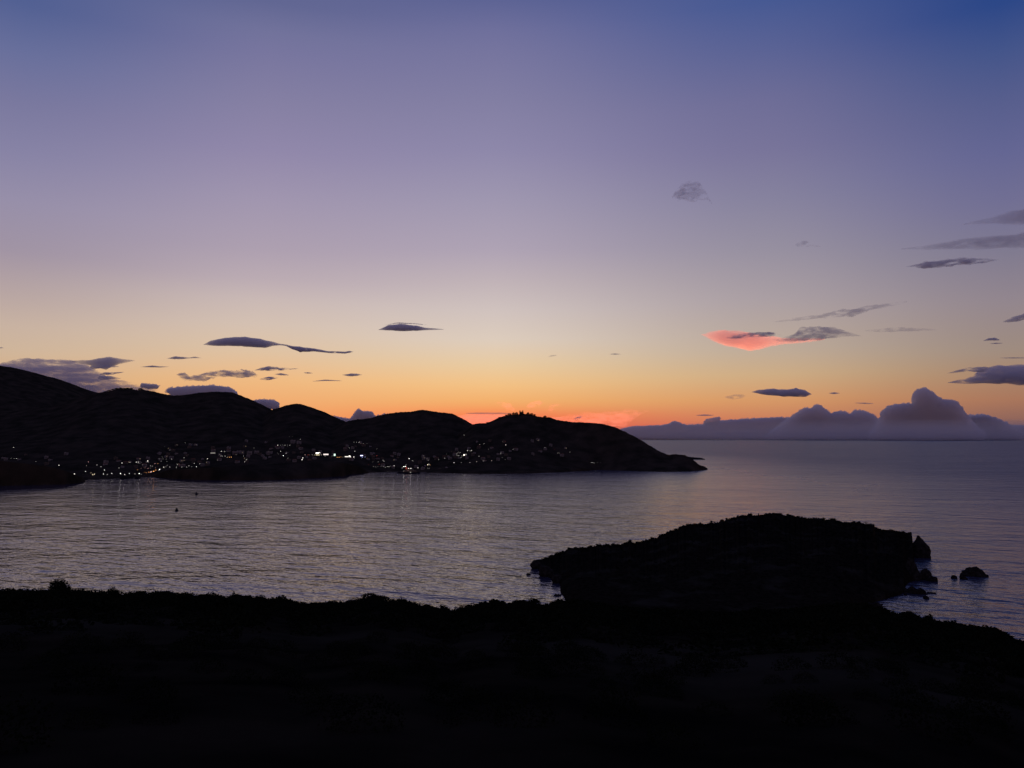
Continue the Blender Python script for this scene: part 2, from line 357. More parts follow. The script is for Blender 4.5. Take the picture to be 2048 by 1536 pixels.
PEN_F = P([(1040,1133),(1061,1132),(1076,1137),(1080,1148),(1100,1157),(1112,1162),(1120,1168),(1121,1186),(1134,1200),(1300,1210),(1500,1214),(1700,1212),(1738,1208),(1760,1202),(1790,1193),(1800,1190),(1808,1186),(1812,1170),(1820,1164),(1831,1161),(1840,1160),(1900,1160)])
LAND_L, LAND_R = AZ(1120, 1190), AZ(1738, 1208)
def near_z(a, r, detail=True):
    Tf, Rf = FORE(a), FORE_R(a); s_ = -Tf - 1.7 / Rf
    zc = EYE + Tf * Rf
    fore = np.where(r <= Rf, EYE - 1.7 - s_ * r, zc - .33 * (r - Rf) - .0004 * (r - Rf) ** 2)
    fore = np.maximum(fore, -7.0)
    # undulation behind the first crest, kept below the line of sight
    Rp = PEN_R(a); Sf = -EYE / PEN_F(a); zp = EYE + Rp * PEN_T(a) + (2.0 * fbm(a * 240, a * 0, oct=4, seed=77, gain=.65) + 1.6 * np.clip(fbm(a * 700, a * 0 + 4, oct=2, seed=79), 0, 1)) * (a > AZ(1068)) * (a < AZ(1822))
    land = sstep(LAND_L - .004, LAND_L + .03, a) * (1 - sstep(LAND_R - .035, LAND_R + .003, a))
    cliff = sstep(AZ(1560), AZ(1800), a)
    u = (r - Sf) / np.maximum(Rp - Sf, 4); uc = np.clip(u, 0, 1)
    prof = uc ** (.85 - .38 * cliff) * (1 + .16 * np.sin(uc * 9 + a * 30) * (1 - uc) * uc * 2)
    z0 = 5.5 * land
    pen = np.where(u <= 1, np.where(u > 0, z0 + (zp - z0) * prof, np.where(land > .02, z0 - 1.5 + u, -6)), zp - .02 * (r - Rp) - .0028 * np.clip(r - Rp, 0, None) ** 2)
    pen = np.where(zp > -1, pen, -6.0)
    isth = np.where((land > 0) & (r < Sf + 40), -4 + 10 * land, -7.0)
    z = np.maximum(np.maximum(fore, pen), isth)
    # keep everything beyond the crest under the skyline the photograph shows
    lim = np.where(r > Rf + 1, EYE + r * np.where((a > LAND_L) & (a < LAND_R), np.maximum(PEN_T(a) + .003, Tf), np.maximum(Tf, np.where(r > 420, PEN_T(a), -9))), 1e3)
    z = np.minimum(z, lim)
    if detail:
        x, y = np.sin(a) * r, np.cos(a) * r
        far = sstep(380, 480, r)
        n1 = fbm(x / 3.2, y / 4.5, oct=4, seed=61); n2 = fbm(x / 11, y / 15, oct=3, seed=63)
        z = z + far * (z > -5) * (.55 * n1 + 1.0 * (1 - np.abs(n2)) * .6 - .3 + 1.5 * cliff * fbm(x / 2.6, y / 3.2, oct=3, seed=67) * (u < .9)) \
              + (1 - far) * (np.clip(r / 40, .05, 1) * .30 * fbm(x / 2.2, y / 2.2, oct=4, seed=71) * (r < Rf * 3))
    return z
azs = np.concatenate([np.linspace(R(-100), AZ(-300), 60)[:-1], np.linspace(AZ(-300), AZ(1040), 560)[:-1], np.linspace(AZ(1040), AZ(1880), 760)[:-1],
                      np.linspace(AZ(1880), AZ(2300), 120)[:-1], np.linspace(AZ(2300), R(100), 60)])
rs = np.concatenate([[.6, 1.2, 2], np.geomspace(2.6, 110, 90), np.linspace(112, 260, 75), np.linspace(265, 455, 40), np.linspace(458, 860, 210)])
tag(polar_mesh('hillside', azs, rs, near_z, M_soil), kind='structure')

# ------------------------------------------------------------------ rocks in the sea
def blob_rock(V0, seed, amp):
    n = fbm(V0[:, 0] * 1.7 + seed, V0[:, 1] * 1.7, V0[:, 2] * 1.7, oct=4, seed=seed)
    n2 = np.abs(fbm(V0[:, 0] * 3.3, V0[:, 1] * 3.3 + seed, V0[:, 2] * 3.3, oct=3, seed=seed + 9))
    return V0 * (1 + amp * n - amp * .6 * n2)[:, None]
def ico(n=3):
    import bmesh
    bm = bmesh.new(); bmesh.ops.create_icosphere(bm, subdivisions=n, radius=1); bm.verts.ensure_lookup_table()
    V = np.array([v.co[:] for v in bm.verts]); Fq = np.array([[v.index for v in f.verts] for f in bm.faces]); bm.free(); return V, Fq
ICO4 = ico(5); ICO2 = ico(3); ICO1 = ico(2)
def outline_rock(levels, r, label, name='sea_rock', depth=.7, seed=0, n=40):
    """levels: (photograph row, left column, right column) from top to waterline, standing at range r"""
    lv = np.array(levels, float); ys = np.linspace(lv[0, 0], lv[-1, 0], 26); xl = np.interp(ys, lv[:, 0], lv[:, 1]); xr = np.interp(ys, lv[:, 0], lv[:, 2])
    c = at_r((xl[-1] + xr[-1]) / 2, ys[-1], r); k = r / F_PX; a0 = math.atan2(c.x, c.y); rt = np.array([math.cos(a0), -math.sin(a0)]); fw = np.array([math.sin(a0), math.cos(a0)])
    cx = (xl[-1] + xr[-1]) / 2; V = []; j = np.linspace(0, 2 * math.pi, n, endpoint=False)
    for q, y in enumerate(ys):
        z = EYE + float(ray(cx, y)[2]) * r; w = (xr[q] - xl[q]) / 2 * k; m = ((xl[q] + xr[q]) / 2 - cx) * k
        if q == len(ys) - 1: z = -1.5
        nz = 1 + .20 * fbm(np.cos(j) * 2 + seed, np.sin(j) * 2, 0 * j + z / 3.2, oct=4, seed=seed)
        p = m + np.cos(j) * w * nz; d = np.sin(j) * max(w, .8) * depth * nz
        zz = z + .5 * fbm(np.cos(j) * 3, np.sin(j) * 3, 0 * j + q * .7, oct=2, seed=seed + 5) * (0 < q < len(ys) - 1)
        V.append(np.stack([p * rt[0] + d * fw[0], p * rt[1] + d * fw[1], zz], -1))
    V = np.concatenate(V); F = []
    for q in range(len(ys) - 1):
        for i in range(n): F.append((q * n + i, (q + 1) * n + i, (q + 1) * n + (i + 1) % n, q * n + (i + 1) % n))
    F.append(tuple(range(n))); me = bpy.data.meshes.new(name); me.from_pydata([tuple(v) for v in V], [], F); me.update()
    o = link(name, me, M_rock, loc=(c.x, c.y, 0)); tag(o, label, 'rock', 'rocks standing in the sea beside the peninsula')
def sea_rock(px0, px1, ytop, ybase, label, name='sea_rock', depth=.8, seed=0, peak=None, z_base=0.0, amp=.45, lumps=None):
    """a rock standing in the sea: base row and width give place and size"""
    c = at_z((px0 + px1) / 2, ybase, z_base); r = math.hypot(c.x, c.y); sc = r / F_PX * 1.0
    w = (px1 - px0) * sc / 2; d = w * depth; c = c + Vector((c.x, c.y, 0)).normalized() * d * .6
    r2 = math.hypot(c.x, c.y); ztop = EYE + float(ray((px0 + px1) / 2, ytop)[2]) * r2; h = ztop - z_base
    V, Fq = ICO4; V = blob_rock(V, seed, amp)
    V = V / np.abs(V[:, :2]).max() ; V = V * np.array([1, 1, 1 / V[:, 2].max()])
    zz = np.clip(V[:, 2], 0, 1)
    if peak is not None: V[:, 0] = V[:, 0] * (1 - .62 * zz ** 1.8) + peak * zz ** 1.4; V[:, 1] *= 1 - .5 * zz ** 2
    if lumps is not None: V[:, 2] = np.where(V[:, 2] > 0, V[:, 2] * (0.55 + .45 * np.abs(np.sin(V[:, 0] * lumps + seed))), V[:, 2])
    V = V * np.array([w, d, h]); V[:, 2] = np.where(V[:, 2] < 0, V[:, 2] * 1.5 / max(h, .5) - .2, V[:, 2])
    a = -math.atan2(c.x, c.y); ca, sa = math.cos(a), math.sin(a)
    V = np.stack([V[:, 0] * ca - V[:, 1] * sa, V[:, 0] * sa + V[:, 1] * ca, V[:, 2]], -1)
    o = link(name, np_mesh(name, V, Fq, False), M_rock, loc=c); tag(o, label, 'rock', 'rocks standing in the sea beside the peninsula')
outline_rock([(1071,1836.5,1839.5),(1075,1835,1842),(1080,1833,1846),(1086,1830,1850),(1092,1826,1853),(1098,1822,1856),(1106,1821,1856.5),(1113.5,1820,1856)], 745, 'thumb-shaped rock stack leaning on the cliff at the right end of the peninsula', seed=3)
outline_rock([(1120,1068,1072),(1123,1065,1078),(1128,1062,1084),(1133,1061,1084),(1137.5,1064,1083)], 603, 'craggy knob of rock at the very left tip of the peninsula', seed=33)
outline_rock([(1132,1080,1096),(1140,1078,1106),(1148,1078,1110),(1156,1084,1112)], 570, 'second crag behind the left tip of the peninsula', seed=35)
outline_rock([(1150,1106,1120),(1158,1102,1126),(1166,1106,1130),(1171,1116,1130)], 545, 'low crag above the small left bight of the peninsula', seed=37)
outline_rock([(1116,1819,1825),(1126,1816,1830),(1136,1812,1833),(1149,1808,1839),(1157,1806,1840),(1160,1806,1838)], 626, 'dark sloping ledge at the cliff foot between the rock stack and the round boulder', seed=39)
sea_rock(1841, 1865, 1137, 1160, 'blocky round boulder in the water at the foot of the cliff', seed=5, depth=.8, amp=.3)
sea_rock(1853, 1875, 1152, 1163, 'low ledge of rock running out to the right of the round boulder', seed=7, depth=.7)
sea_rock(1925, 1972, 1132, 1153, 'largest of the lone rocks, a long humped islet right of the peninsula', name='rock_islet', seed=11, depth=.5, lumps=2.2)
sea_rock(1903, 1914, 1150, 1157, 'small rock left of the humped islet, nearer to the cliff', seed=13)
sea_rock(1919, 1934, 1151, 1158.5, 'low flat rock just in front of the humped islet', seed=15, depth=.6)
sea_rock(1795, 1851, 1172, 1187, 'long jagged reef running out from the cliff foot above the small cove', name='reef', seed=17, depth=.3, lumps=6)
sea_rock(1846, 1858, 1191, 1198, 'small rock alone off the end of the jagged reef', seed=19)
sea_rock(1855, 1872, 1184, 1187, 'thin strip of rock barely above water beyond the tip of the jagged reef', seed=21, depth=.3)
sea_rock(1736, 1766, 1203, 1213, 'dark rocks awash in the inner corner of the small cove', seed=23, depth=.4, lumps=4)
sea_rock(1812, 1824, 1222, 1225.5, 'small flat rock in the cove close to the bushes of the near shore', seed=25, depth=.5)
sea_rock(1807, 1814, 1187, 1190, 'tiny rock in the cove just below the jagged reef', seed=26, depth=.5)
sea_rock(1052, 1063, 1146, 1150, 'tiny flat rock lying off the left tip of the peninsula', seed=27, depth=.4)
sea_rock(1107, 1124, 1187, 1191.5, 'low rocks at the beach in the left bight of the peninsula', seed=29, depth=.4, lumps=5)
for k, (x, y, w) in enumerate(((1762, 1211, 6), (1776, 1206, 5))): pass

# ------------------------------------------------------------------ plants
def leaf_cloud(n, rad, hgt, size, seed, base=0.15, quad=True):
    """leaf-sized faces through the volume of a lumpy dome"""
    g = np.random.default_rng(seed)
    d = g.normal(size=(n, 3)); d /= np.linalg.norm(d, axis=1)[:, None]; d[:, 2] = np.abs(d[:, 2]) * g.choice([1, 1, 1, -.35], n)
    rr = g.uniform(.45, 1, n) ** .6
    lump = 1 + .30 * fbm(d[:, 0] * 2.2 + seed, d[:, 1] * 2.2, d[:, 2] * 2.2, oct=2, seed=seed)
    c = d * (rr * lump)[:, None] * np.array([rad, rad, hgt * (1 - base)]); c[:, 2] += hgt * base
    a = g.normal(size=(n, 3)); a /= np.linalg.norm(a, axis=1)[:, None]; b = np.cross(a, g.normal(size=(n, 3))); b /= np.linalg.norm(b, axis=1)[:, None]
    s = size * g.uniform(.6, 1.4, n)[:, None]; V = np.stack([c - a * s, c + b * s * .55, c + a * s, c - b * s * .55], 1)
    return V.reshape(-1, 3)
def scatter(pos, rad, hgt, protos):
    out = []
    for k, (p, r, h) in enumerate(zip(pos, rad, hgt)):
        V = protos[k % len(protos)]; t = rng.uniform(0, 6.28); c, s = math.cos(t), math.sin(t)
        out.append(np.stack([(V[:, 0] * c - V[:, 1] * s) * r + p[0], (V[:, 0] * s + V[:, 1] * c) * r + p[1], V[:, 2] * h + p[2]], -1))
    return np.concatenate(out)
def quads(V): return np.arange(len(V)).reshape(-1, 4)
PN = [leaf_cloud(900, 1, 1, .045, s) for s in range(4)]
PM = [leaf_cloud(170, 1, 1, .12, 20 + s) for s in range(6)]
PC = [leaf_cloud(260, 1, 1, .17, 60 + s, base=.02) for s in range(5)]
PF = [leaf_cloud(60, 1, 1, .24, 40 + s) for s in range(6)]
parts = []
def zone(n, r0, r1, px0, px1, rad, hgt, protos, pw=.5, maskf=None):
    a = rng.uniform(AZ(px0), AZ(px1), n); r = r0 + (r1 - r0) * rng.uniform(0, 1, n) ** pw
    if maskf is not None:
        k = maskf(a, r); a, r = a[k], r[k]
    z = near_z(a, r); ra = rng.uniform(*rad, len(a)); hh = ra * rng.uniform(*hgt, len(a))
    ok = z > .5; a, r, z, ra, hh = a[ok], r[ok], z[ok], ra[ok], hh[ok]
    parts.append(scatter(np.stack([np.sin(a) * r, np.cos(a) * r, z - .05], -1), ra, hh, protos))
zone(150, 7, 26, -300, 2350, (.25, .6), (.7, 1.1), PN)
zone(2800, 26, 118, -300, 2350, (.4, 1.1), (.5, .95), PM)
# the crest line: shrubs whose tops make the ragged edge against the water
n = 900; px = rng.uniform(-250, 1750, n); a = np.array([AZ(p, 1200) for p in px]); Rf = FORE_R(a); r = Rf + rng.uniform(-6, 3, n)
w = np.clip(.62 + .5 * vnoise(a * 70, a * 0, seed=5) + .45 * vnoise(a * 230, a * 0, seed=6), .2, 1.5); hh = (9 * Rf / F_PX) * rng.uniform(.6, 1.1, n) * w
parts.append(scatter(np.stack([np.sin(a) * r, np.cos(a) * r, near_z(a, r) - .05], -1), hh * rng.uniform(.8, 1.4, n), hh, PC))
n = 420; px = rng.uniform(1700, 2300, n); a = np.array([AZ(p, 1240) for p in px]); Rf = FORE_R(a); r = Rf + rng.uniform(-14, 4, n)
w = np.clip(.6 + .5 * vnoise(a * 60, a * 0, seed=8) + .4 * vnoise(a * 180, a * 0, seed=9), .2, 1.5); hh = (10 * Rf / F_PX) * rng.uniform(.6, 1.1, n) * w
parts.append(scatter(np.stack([np.sin(a) * r, np.cos(a) * r, near_z(a, r) - .1], -1), hh * rng.uniform(.9, 1.5, n), hh, PC))
zone(1500, 120, 250, 1125, 2300, (.8, 1.9), (.5, .8), PF)
zone(1500, 480, 800, 1090, 1815, (.5, 1.5), (.5, .9), PF)
# the peninsula's skyline
n = 320; px = rng.uniform(1085, 1800, n); a = np.array([AZ(p, 1060) for p in px]); r = PEN_R(a) + rng.uniform(-8, 3, n)
hh = rng.uniform(.5, 1.5, n) ** 1.6; parts.append(scatter(np.stack([np.sin(a) * r, np.cos(a) * r, near_z(a, r) - .15], -1), hh * rng.uniform(.7, 1.3, n), hh, PF))
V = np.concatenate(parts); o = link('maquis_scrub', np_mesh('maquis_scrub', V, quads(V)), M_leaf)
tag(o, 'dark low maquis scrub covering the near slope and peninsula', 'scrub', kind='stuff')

def bush(name, px, ytop, ybase, wpx, r, label, cat, leaves=900, size=.09, stems=4, seed=0, group=None, dome=False):
    """one plant one can tell apart: stems + crown"""
    a, t = AT(px, ybase); a = float(a); z = float(near_z(np.array([a]), np.array([float(r)]))[0])
    p = Vector((math.sin(a) * r, math.cos(a) * r, z)); zt = EYE + float(ray(px, ytop)[2]) * r; h = max(zt - z, .6); w = wpx * r / F_PX / 2
    t_ = empty(name, p); tag(t_, label, cat, group); g = np.random.default_rng(seed)
    mb = MB()
    for k in range(stems):
        q = g.uniform(-.5, .5, 2) * w; mb.tube([(0, 0, -.3), (q[0] * .3, q[1] * .3, h * .3), (q[0], q[1], h * .75)], [.05 * h, .035 * h, .012 * h], 6)
    mb.obj('trunk', M_bark, t_)
    if dome: V = leaf_cloud(leaves, w, h * 1.0, size, seed, base=.05)
    else:
        V = [leaf_cloud(leaves // 6, w * .5, h * .55, size, seed + k, base=.05) + np.array([(k - 2.5) / 2.5 * .5 * w, g.uniform(-.4, .4) * w, h * (g.uniform(.0, .4) if 0 < k < 5 else 0)]) for k in range(6)]
        V = np.concatenate(V); V[:, 2] *= h / V[:, 2].max()
    link('crown', np_mesh('crown', V, quads(V)), M_leaf, t_)
    return t_
G1 = 'bushes standing up from the edge of the near slope'
bush('olive_tree', 117, 1153, 1188, 44, 130, 'largest bush at the slope edge, a broad round-headed tree at the far left', 'tree', 4200, .10, 5, 1, G1)
bush('shrub', 137, 1170, 1188, 14, 130, 'small lopsided bush leaning against the right side of the largest one', 'bush', 900, 0.090, 3, 2, G1)
bush('shrub', 225.5, 1173.5, 1190, 25, 130, 'small neat dome-shaped bush second from the left along the slope edge', 'bush', 2340, 0.090, 2, 3, G1, dome=True)
bush('shrub', 191, 1178.5, 1190, 10, 130, 'tiny round bush between the broad tree and the dome-shaped bush', 'bush', 720, 0.075, 2, 4, G1)
bush('shrub', 8, 1176.5, 1189, 24, 130, 'flat topped bush at the left margin of the photo', 'bush', 1260, 0.090, 3, 5, G1)
bush('shrub', 70, 1177, 1189, 34, 130, 'wide low bush between the left margin and the broad tree', 'bush', 1620, 0.090, 3, 6, G1)
bush('shrub', 470, 1183, 1197, 22, 130, 'ragged bush with two heads left of the middle of the slope edge', 'bush', 1080, 0.090, 3, 7, G1)
bush('shrub', 560, 1188, 1201, 38, 130, 'rounded hump of scrub just before the slope edge dips', 'bush', 1620, 0.105, 3, 8, G1)
bush('shrub', 747, 1187, 1203, 64, 130, 'widest spiky thicket above the dip, left of the peninsula', 'bush', 3060, 0.120, 6, 9, G1)
bush('shrub', 1068, 1196, 1209, 30, 175, 'spiky bush at the slope edge directly below the peninsula tip', 'bush', 1050, 0.130, 4, 10, G1)
G2 = 'bushes along the near shore at the right margin'
bush('shrub', 1858, 1228, 1247, 25, 240, 'round bush with a clear outline above the right-hand shore', 'bush', 1950, 0.169, 4, 11, G2)
bush('shrub', 1812, 1228, 1240, 34, 245, 'low broad bush left of the round one on the right-hand shore', 'bush', 1500, 0.169, 3, 12, G2)
bush('olive_tree', 1892, 1238, 1256, 18, 235, 'thin see-through small tree right of the round bush', 'tree', 260, .13, 5, 13, G2)
bush('shrub', 1950, 1248, 1262, 42, 230, 'long rounded thicket midway along the right-hand shore', 'bush', 1950, 0.169, 4, 14, G2)
bush('olive_tree', 1996, 1259, 1276, 16, 222, 'sparse small tree left of its twin near the right margin', 'tree', 240, .12, 5, 15, G2)
bush('olive_tree', 2014, 1265, 1283, 16, 220, 'sparse small tree nearest the right margin', 'tree', 240, .12, 5, 16, G2)
G3 = 'plants on the skyline of the peninsula'
bush('shrub', 1257, 1083, 1090, 14, 684, 'small bush breaking the left slope of the peninsula skyline', 'bush', 260, .35, 3, 17, G3)
bush('shrub', 1400, 1044.5, 1053, 10, 734, 'left one of two pointed bushes halfway up the peninsula skyline', 'bush', 200, .35, 3, 18, G3)
bush('shrub', 1423, 1040.5, 1050, 6, 738, 'right and thinner one of two pointed bushes halfway up the peninsula skyline', 'bush', 160, .35, 3, 19, G3)
bush('shrub', 1748, 1047, 1056, 14, 708, 'round bush at the notch where the peninsula drops towards the cliff', 'bush', 260, .35, 3, 20, G3)

# ------------------------------------------------------------------ trees on the far ridge
def ord_(i): return ['first','second','third','fourth','fifth','sixth','seventh','eighth','ninth','tenth','eleventh','twelfth','thirteenth','fourteenth','fifteenth','sixteenth','seventeenth','eighteenth','nineteenth','twentieth'][i]
def hill_hit(px, py, hgt=0.0):
    """where the line of sight meets the far land (hgt above it)"""
    a, t = AT(px, py); a = float(a); t = float(t); s = float(shore_r(np.array([a]))[0])
    r = np.arange(s + 8, 3700, 4.0); z = far_z(np.full_like(r, a), r, False); zr = EYE + t * r
    k = np.nonzero(z + hgt >= zr)[0]
    i = k[0] if len(k) else len(r) - 1
    return a, float(r[i]), float(z[i])
mbt = MB().tube([(0, 0, -1), (.1, 0, .35), (0, .05, .7)], [.05, .04, .02], 6).mesh('trunk'); mbt.materials.append(M_bark)
TR = []
for k in range(3):
    V = leaf_cloud(260, .55, .85, .12, 70 + k, base=.22); me = np_mesh('crown', V, quads(V)); me.materials.append(M_leaf_far); TR.append(me)
def far_tree(px, ytop, hpx, wpx, label, group, hill=0):
    a = AZ(px, ytop); r = float(HILLS[hill][1](np.array([a]))[0]); z = float(far_z(np.array([a]), np.array([r]), False)[0])
    zt = EYE + float(ray(px, ytop)[2]) * r; h = zt - z + .5; h = max(h, 2.5)
    t = empty('pine_tree', Vector((math.sin(a) * r, math.cos(a) * r, z - .3))); tag(t, label, 'tree', group)
    o = link('trunk', mbt, parent=t); o.scale = (h, h, h)
    c = link('crown', TR[int(px) % 3], parent=t); w = wpx * r / F_PX / 1.1; c.scale = (w, w, h)
GA = 'trees in a clump on the hilltop behind the left of the village'
for i, (x, y, w) in enumerate(((213,782,8),(219,779.5,8),(226,777.5,7),(234,775.5,8),(241,774.8,7),(248,775.3,8),(255,775,8),(262,775.5,7),(281,775.6,9))):
    far_tree(x, y, 6, w, f'{ord_(i)} tree from the left in the clump before the mountain', GA, 0)
GB = 'trees on the summit of the rightmost hill'
for i, (x, y, w) in enumerate(((975,845,7),(999,834,8),(1013,829,7),(1019,826,8),(1027,824.5,6),(1033,824,7),(1056,824,6),(1063,826,8),(1069,828,6),(1090,831,7),(1097,834,6))):
    far_tree(x, y, 6, w, f'{ord_(i)} tree from the left on the skyline of the rightmost hill', GB, 3)
# ruined tower on the summit
a = AZ(1043, 830); r = 2800.0; z = float(far_z(np.array([a]), np.array([r]), False)[0]); pz = EYE + float(ray(1043, 821)[2]) * r - z
t = empty('ruined_tower', Vector((math.sin(a) * r, math.cos(a) * r, z - 1)), -a); tag(t, 'small ruined stone tower with broken battlements on the summit of the rightmost hill', 'tower')
MB().box(-8, 8, -6, 6, 0, pz * .72, .3, .3).obj('wall', M_rock, t)
MB().box(-7.6, -3.4, -4, 4, pz * .72 + .01, pz + .6).box(-1.0, 1.0, -4, 4, pz * .72 + .01, pz * .88).box(2.6, 6.6, -4, 4, pz * .72 + .01, pz + 1.1).obj('battlement', M_rock, t)
MB().box(-1, 1, -6.35, -6.02, .5, 3.2).obj('door', M_glass, t)

# ------------------------------------------------------------------ village houses
def house_meshes(kind):
    """unit-metre building variants facing -Y. returns list of (name, mesh, [children])"""
    w, d, h, fl, cols_, tile = kind; out = []
    wall = MB().box(-w / 2, w / 2, -d / 2, d / 2, -4, h)
    out.append(('wall', wall.mesh('wall'), None))
    if tile:
        m = MB(); e = .4; b = 0
        m.v = [(-w/2-e, -d/2-e, h+.003), (w/2+e, -d/2-e, h+.003), (w/2+e, d/2+e, h+.003), (-w/2-e, d/2+e, h+.003), (-w/2+w*.18, 0, h+1.6), (w/2-w*.18, 0, h+1.6)]
        m.f = [(3, 2, 1, 0), (0, 1, 5, 4), (2, 3, 4, 5), (1, 2, 5), (3, 0, 4)]; out.append(('roof', m.mesh('roof'), M_tile))
    else:
        m = MB(); e = .12; q = .25
        m.box(-w/2-e, w/2+e, -d/2-e, -d/2+q, h+.003, h+.7).box(-w/2-e, w/2+e, d/2-q, d/2+e, h+.003, h+.7).box(-w/2-e, -w/2+q, -d/2+q+.003, d/2-q-.003, h+.003, h+.7).box(w/2-q, w/2+e, -d/2+q+.003, d/2-q-.003, h+.003, h+.7)
        m.box(-w*.3, -w*.3+1.8, -.9, .9, h+.003, h+2.1); out.append(('roof', m.mesh('roof'), None))
    for f in range(fl):
        for c in range(cols_):
            x = -w / 2 + w * (c + .5) / cols_; z0 = f * 3.0 + .9
            if f == 0 and c == cols_ // 2: out.append(('door', MB().box(x-.55, x+.55, -d/2-.06, -d/2-.01, 0.05, 2.2).mesh('door'), M_wood)); continue
            out.append(('window', MB().box(x-.6, x+.6, -d/2-.05, -d/2-.01, z0, z0+1.3).mesh('window'), M_glass))
    if fl > 1: out.append(('balcony', MB().box(-w*.3, w*.3, -d/2-1.3, -d/2-.07, 2.85, 3.0).box(-w*.3, w*.3, -d/2-1.3, -d/2-1.22, 3.003, 3.9).mesh('balcony'), M_metal))
    return out
KINDS = [(8, 7, 3.4, 1, 3, False), (10, 8, 6.4, 2, 3, False), (12, 9, 6.4, 2, 4, True), (9, 8, 6.4, 2, 3, False), (15, 10, 9.4, 3, 5, False), (11, 8, 3.4, 1, 3, True)]
HM = [house_meshes(k) for k in KINDS]
M_lit = [emis((1.0, .72, .38), .5), emis((.95, .85, .65), .35)]
def house(a, r, z, kind, label, cat='house', group=None, rot=0.0, wallm=None, lit=0):
    t = empty('village_house', Vector((math.sin(a) * r, math.cos(a) * r, z)), -a + rot); tag(t, label, cat, group)
    wm = wallm or (M_wall if random.random() < .72 else M_wall2); wins = []
    for nm, me, m in HM[kind]:
        if m is None and not len(me.materials): me.materials.append(M_wall)
        if m is not None and not len(me.materials): me.materials.append(m)
        o = bpy.data.objects.new(nm, me); COL.objects.link(o); o.parent = t
        if m is None: o.material_slots[0].link = 'OBJECT'; o.material_slots[0].material = wm
        if nm == 'window': wins.append(o)
    for o in random.sample(wins, min(lit, len(wins))):
        o.material_slots[0].link = 'OBJECT'; o.material_slots[0].material = random.choice(M_lit); o['label'] = 'window lit from inside'
    return t
taken = []
def free(a, r, w):
    for (b, s, v) in taken:
        if abs(r - s) < (w + v) * .62 and abs(a - b) * r < (w + v) * .62: return False
    taken.append((a, r, w)); return True
CL = [  # where, x range, y range, how many, group phrase
 ('above the left headland', (0, 160), (905, 930), 9),
 ('on the slope above the left beach', (205, 300), (914, 934), 13),
 ('on the slope above the orange lights', (312, 350), (890, 921), 9),
 ('high on the slope right of the orange lights', (352, 392), (885, 913), 7),
 ('along the dim row right of the orange lights', (352, 420), (916, 932), 11),
 ('around the long pale hotel', (424, 478), (895, 925), 10),
 ('at the right end of the long pale hotel', (488, 545), (880, 925), 13),
 ('under the string of six evenly spaced lights', (552, 604), (893, 925), 12),
 ('behind the two long bright shopfronts', (606, 668), (898, 922), 11),
 ('on the slope above the blue sign', (690, 745), (884, 922), 14),
 ('on the flat ground behind the ferry quay', (745, 800), (905, 938), 12),
 ('on the slope right of the ferry', (832, 905), (905, 938), 13),
 ('around the brightest lights on the right-hand hill', (905, 950), (893, 920), 11),
 ('high on the right-hand hill', (952, 1040), (880, 922), 15),
 ('on the dark flank of the rightmost hill', (1060, 1160), (880, 915), 8),
]
for desc, (x0, x1), (y0, y1), n in CL:
    got = []
    for _ in range(n * 8):
        if len(got) >= n: break
        x, y = random.uniform(x0, x1), random.uniform(y0, y1); a, r, z = hill_hit(x, y, 3.0); k = random.choice([0, 0, 1, 1, 2, 3, 3, 5])
        if free(a, r, KINDS[k][0]): got.append((x, a, r, z, k))
    got.sort()
    for i, (x, a, r, z, k) in enumerate(got):
        house(a, r, z, k, f'{ord_(i)} house from the left {desc}', group=f'houses {desc}', rot=random.uniform(-.5, .5), lit=1 if random.random() < .12 else 0)
# the hotel complex that shows palest
for i, (x, y, k, lab) in enumerate(((470, 903, 4, 'left wing of the long pale hotel above the middle headland'), (483, 902, 4, 'second block from the left of the long pale hotel'),
        (499, 903, 4, 'third block from the left of the long pale hotel'), (513, 902, 4, 'fourth block from the left of the long pale hotel'), (540, 903, 4, 'right block of the pale hotel, apart from the others'),
        (586, 880, 4, 'pale block high above the string of six lights'), (598, 882, 4, 'second pale block high above the string of six lights'))):
    a, r, z = hill_hit(x, y + 5, 2.0); house(a, r, z, k, lab, 'hotel building', 'large pale hotel blocks', rot=random.uniform(-.15, .15), wallm=M_wall, lit=1 if i == 1 else 0)

# ------------------------------------------------------------------ lights
WH, WA, OR, RD, BL, PK, GR, PU = (1, .93, .82), (1, .8, .5), (1, .42, .12), (1, .12, .08), (.45, .5, 1), (1, .55, .5), (.7, 1, .8), (.75, .4, .9)
CN = {WH: 'white', WA: 'warm yellow', OR: 'orange', RD: 'red', BL: 'blue', PK: 'pinkish', GR: 'greenish white', PU: 'purple'}
pole_me = MB().tube([(0, 0, -3), (0, 0, 3.2), (0, 0, 5.6), (0, -.5, 6.1), (0, -1.0, 6.2)], [.10, .08, .06, .05, .04], 6).mesh('pole'); pole_me.materials.append(M_metal)
head_me = {}
def lamp(px, py, col, b, label, group):
    a, r, z = hill_hit(px, py, 6.0)
    for hf in (HEAD_A, HEAD_B, HEAD_C):          # a low headland in front of the line of sight carries the lamp instead
        q = hf(px, py)
        if q is not None and q[1] < r: a, r, z = q
    z = EYE + float(ray(px, py)[2]) * r - 6.1
    t = empty('street_lamp', Vector((math.sin(a) * r, math.cos(a) * r, z)), -a); tag(t, label, 'street lamp', group)
    link('pole', pole_me, parent=t)
    s = {1: .36, 2: .5, 3: .66, 4: .86}[b]; e = {1: 1.5, 2: 2.3, 3: 3.3, 4: 5.0}[b]; key = (b, col)
    if key not in head_me:
        m = MB().ball((0, -1.0, 6.2), s, s, s * .8).mesh('lamp_head'); m.materials.append(emis(col, e)); head_me[key] = m
    link('lamp_head', head_me[key], parent=t)
def none(px, py): return None
HEAD_A = HEAD_B = HEAD_C = none
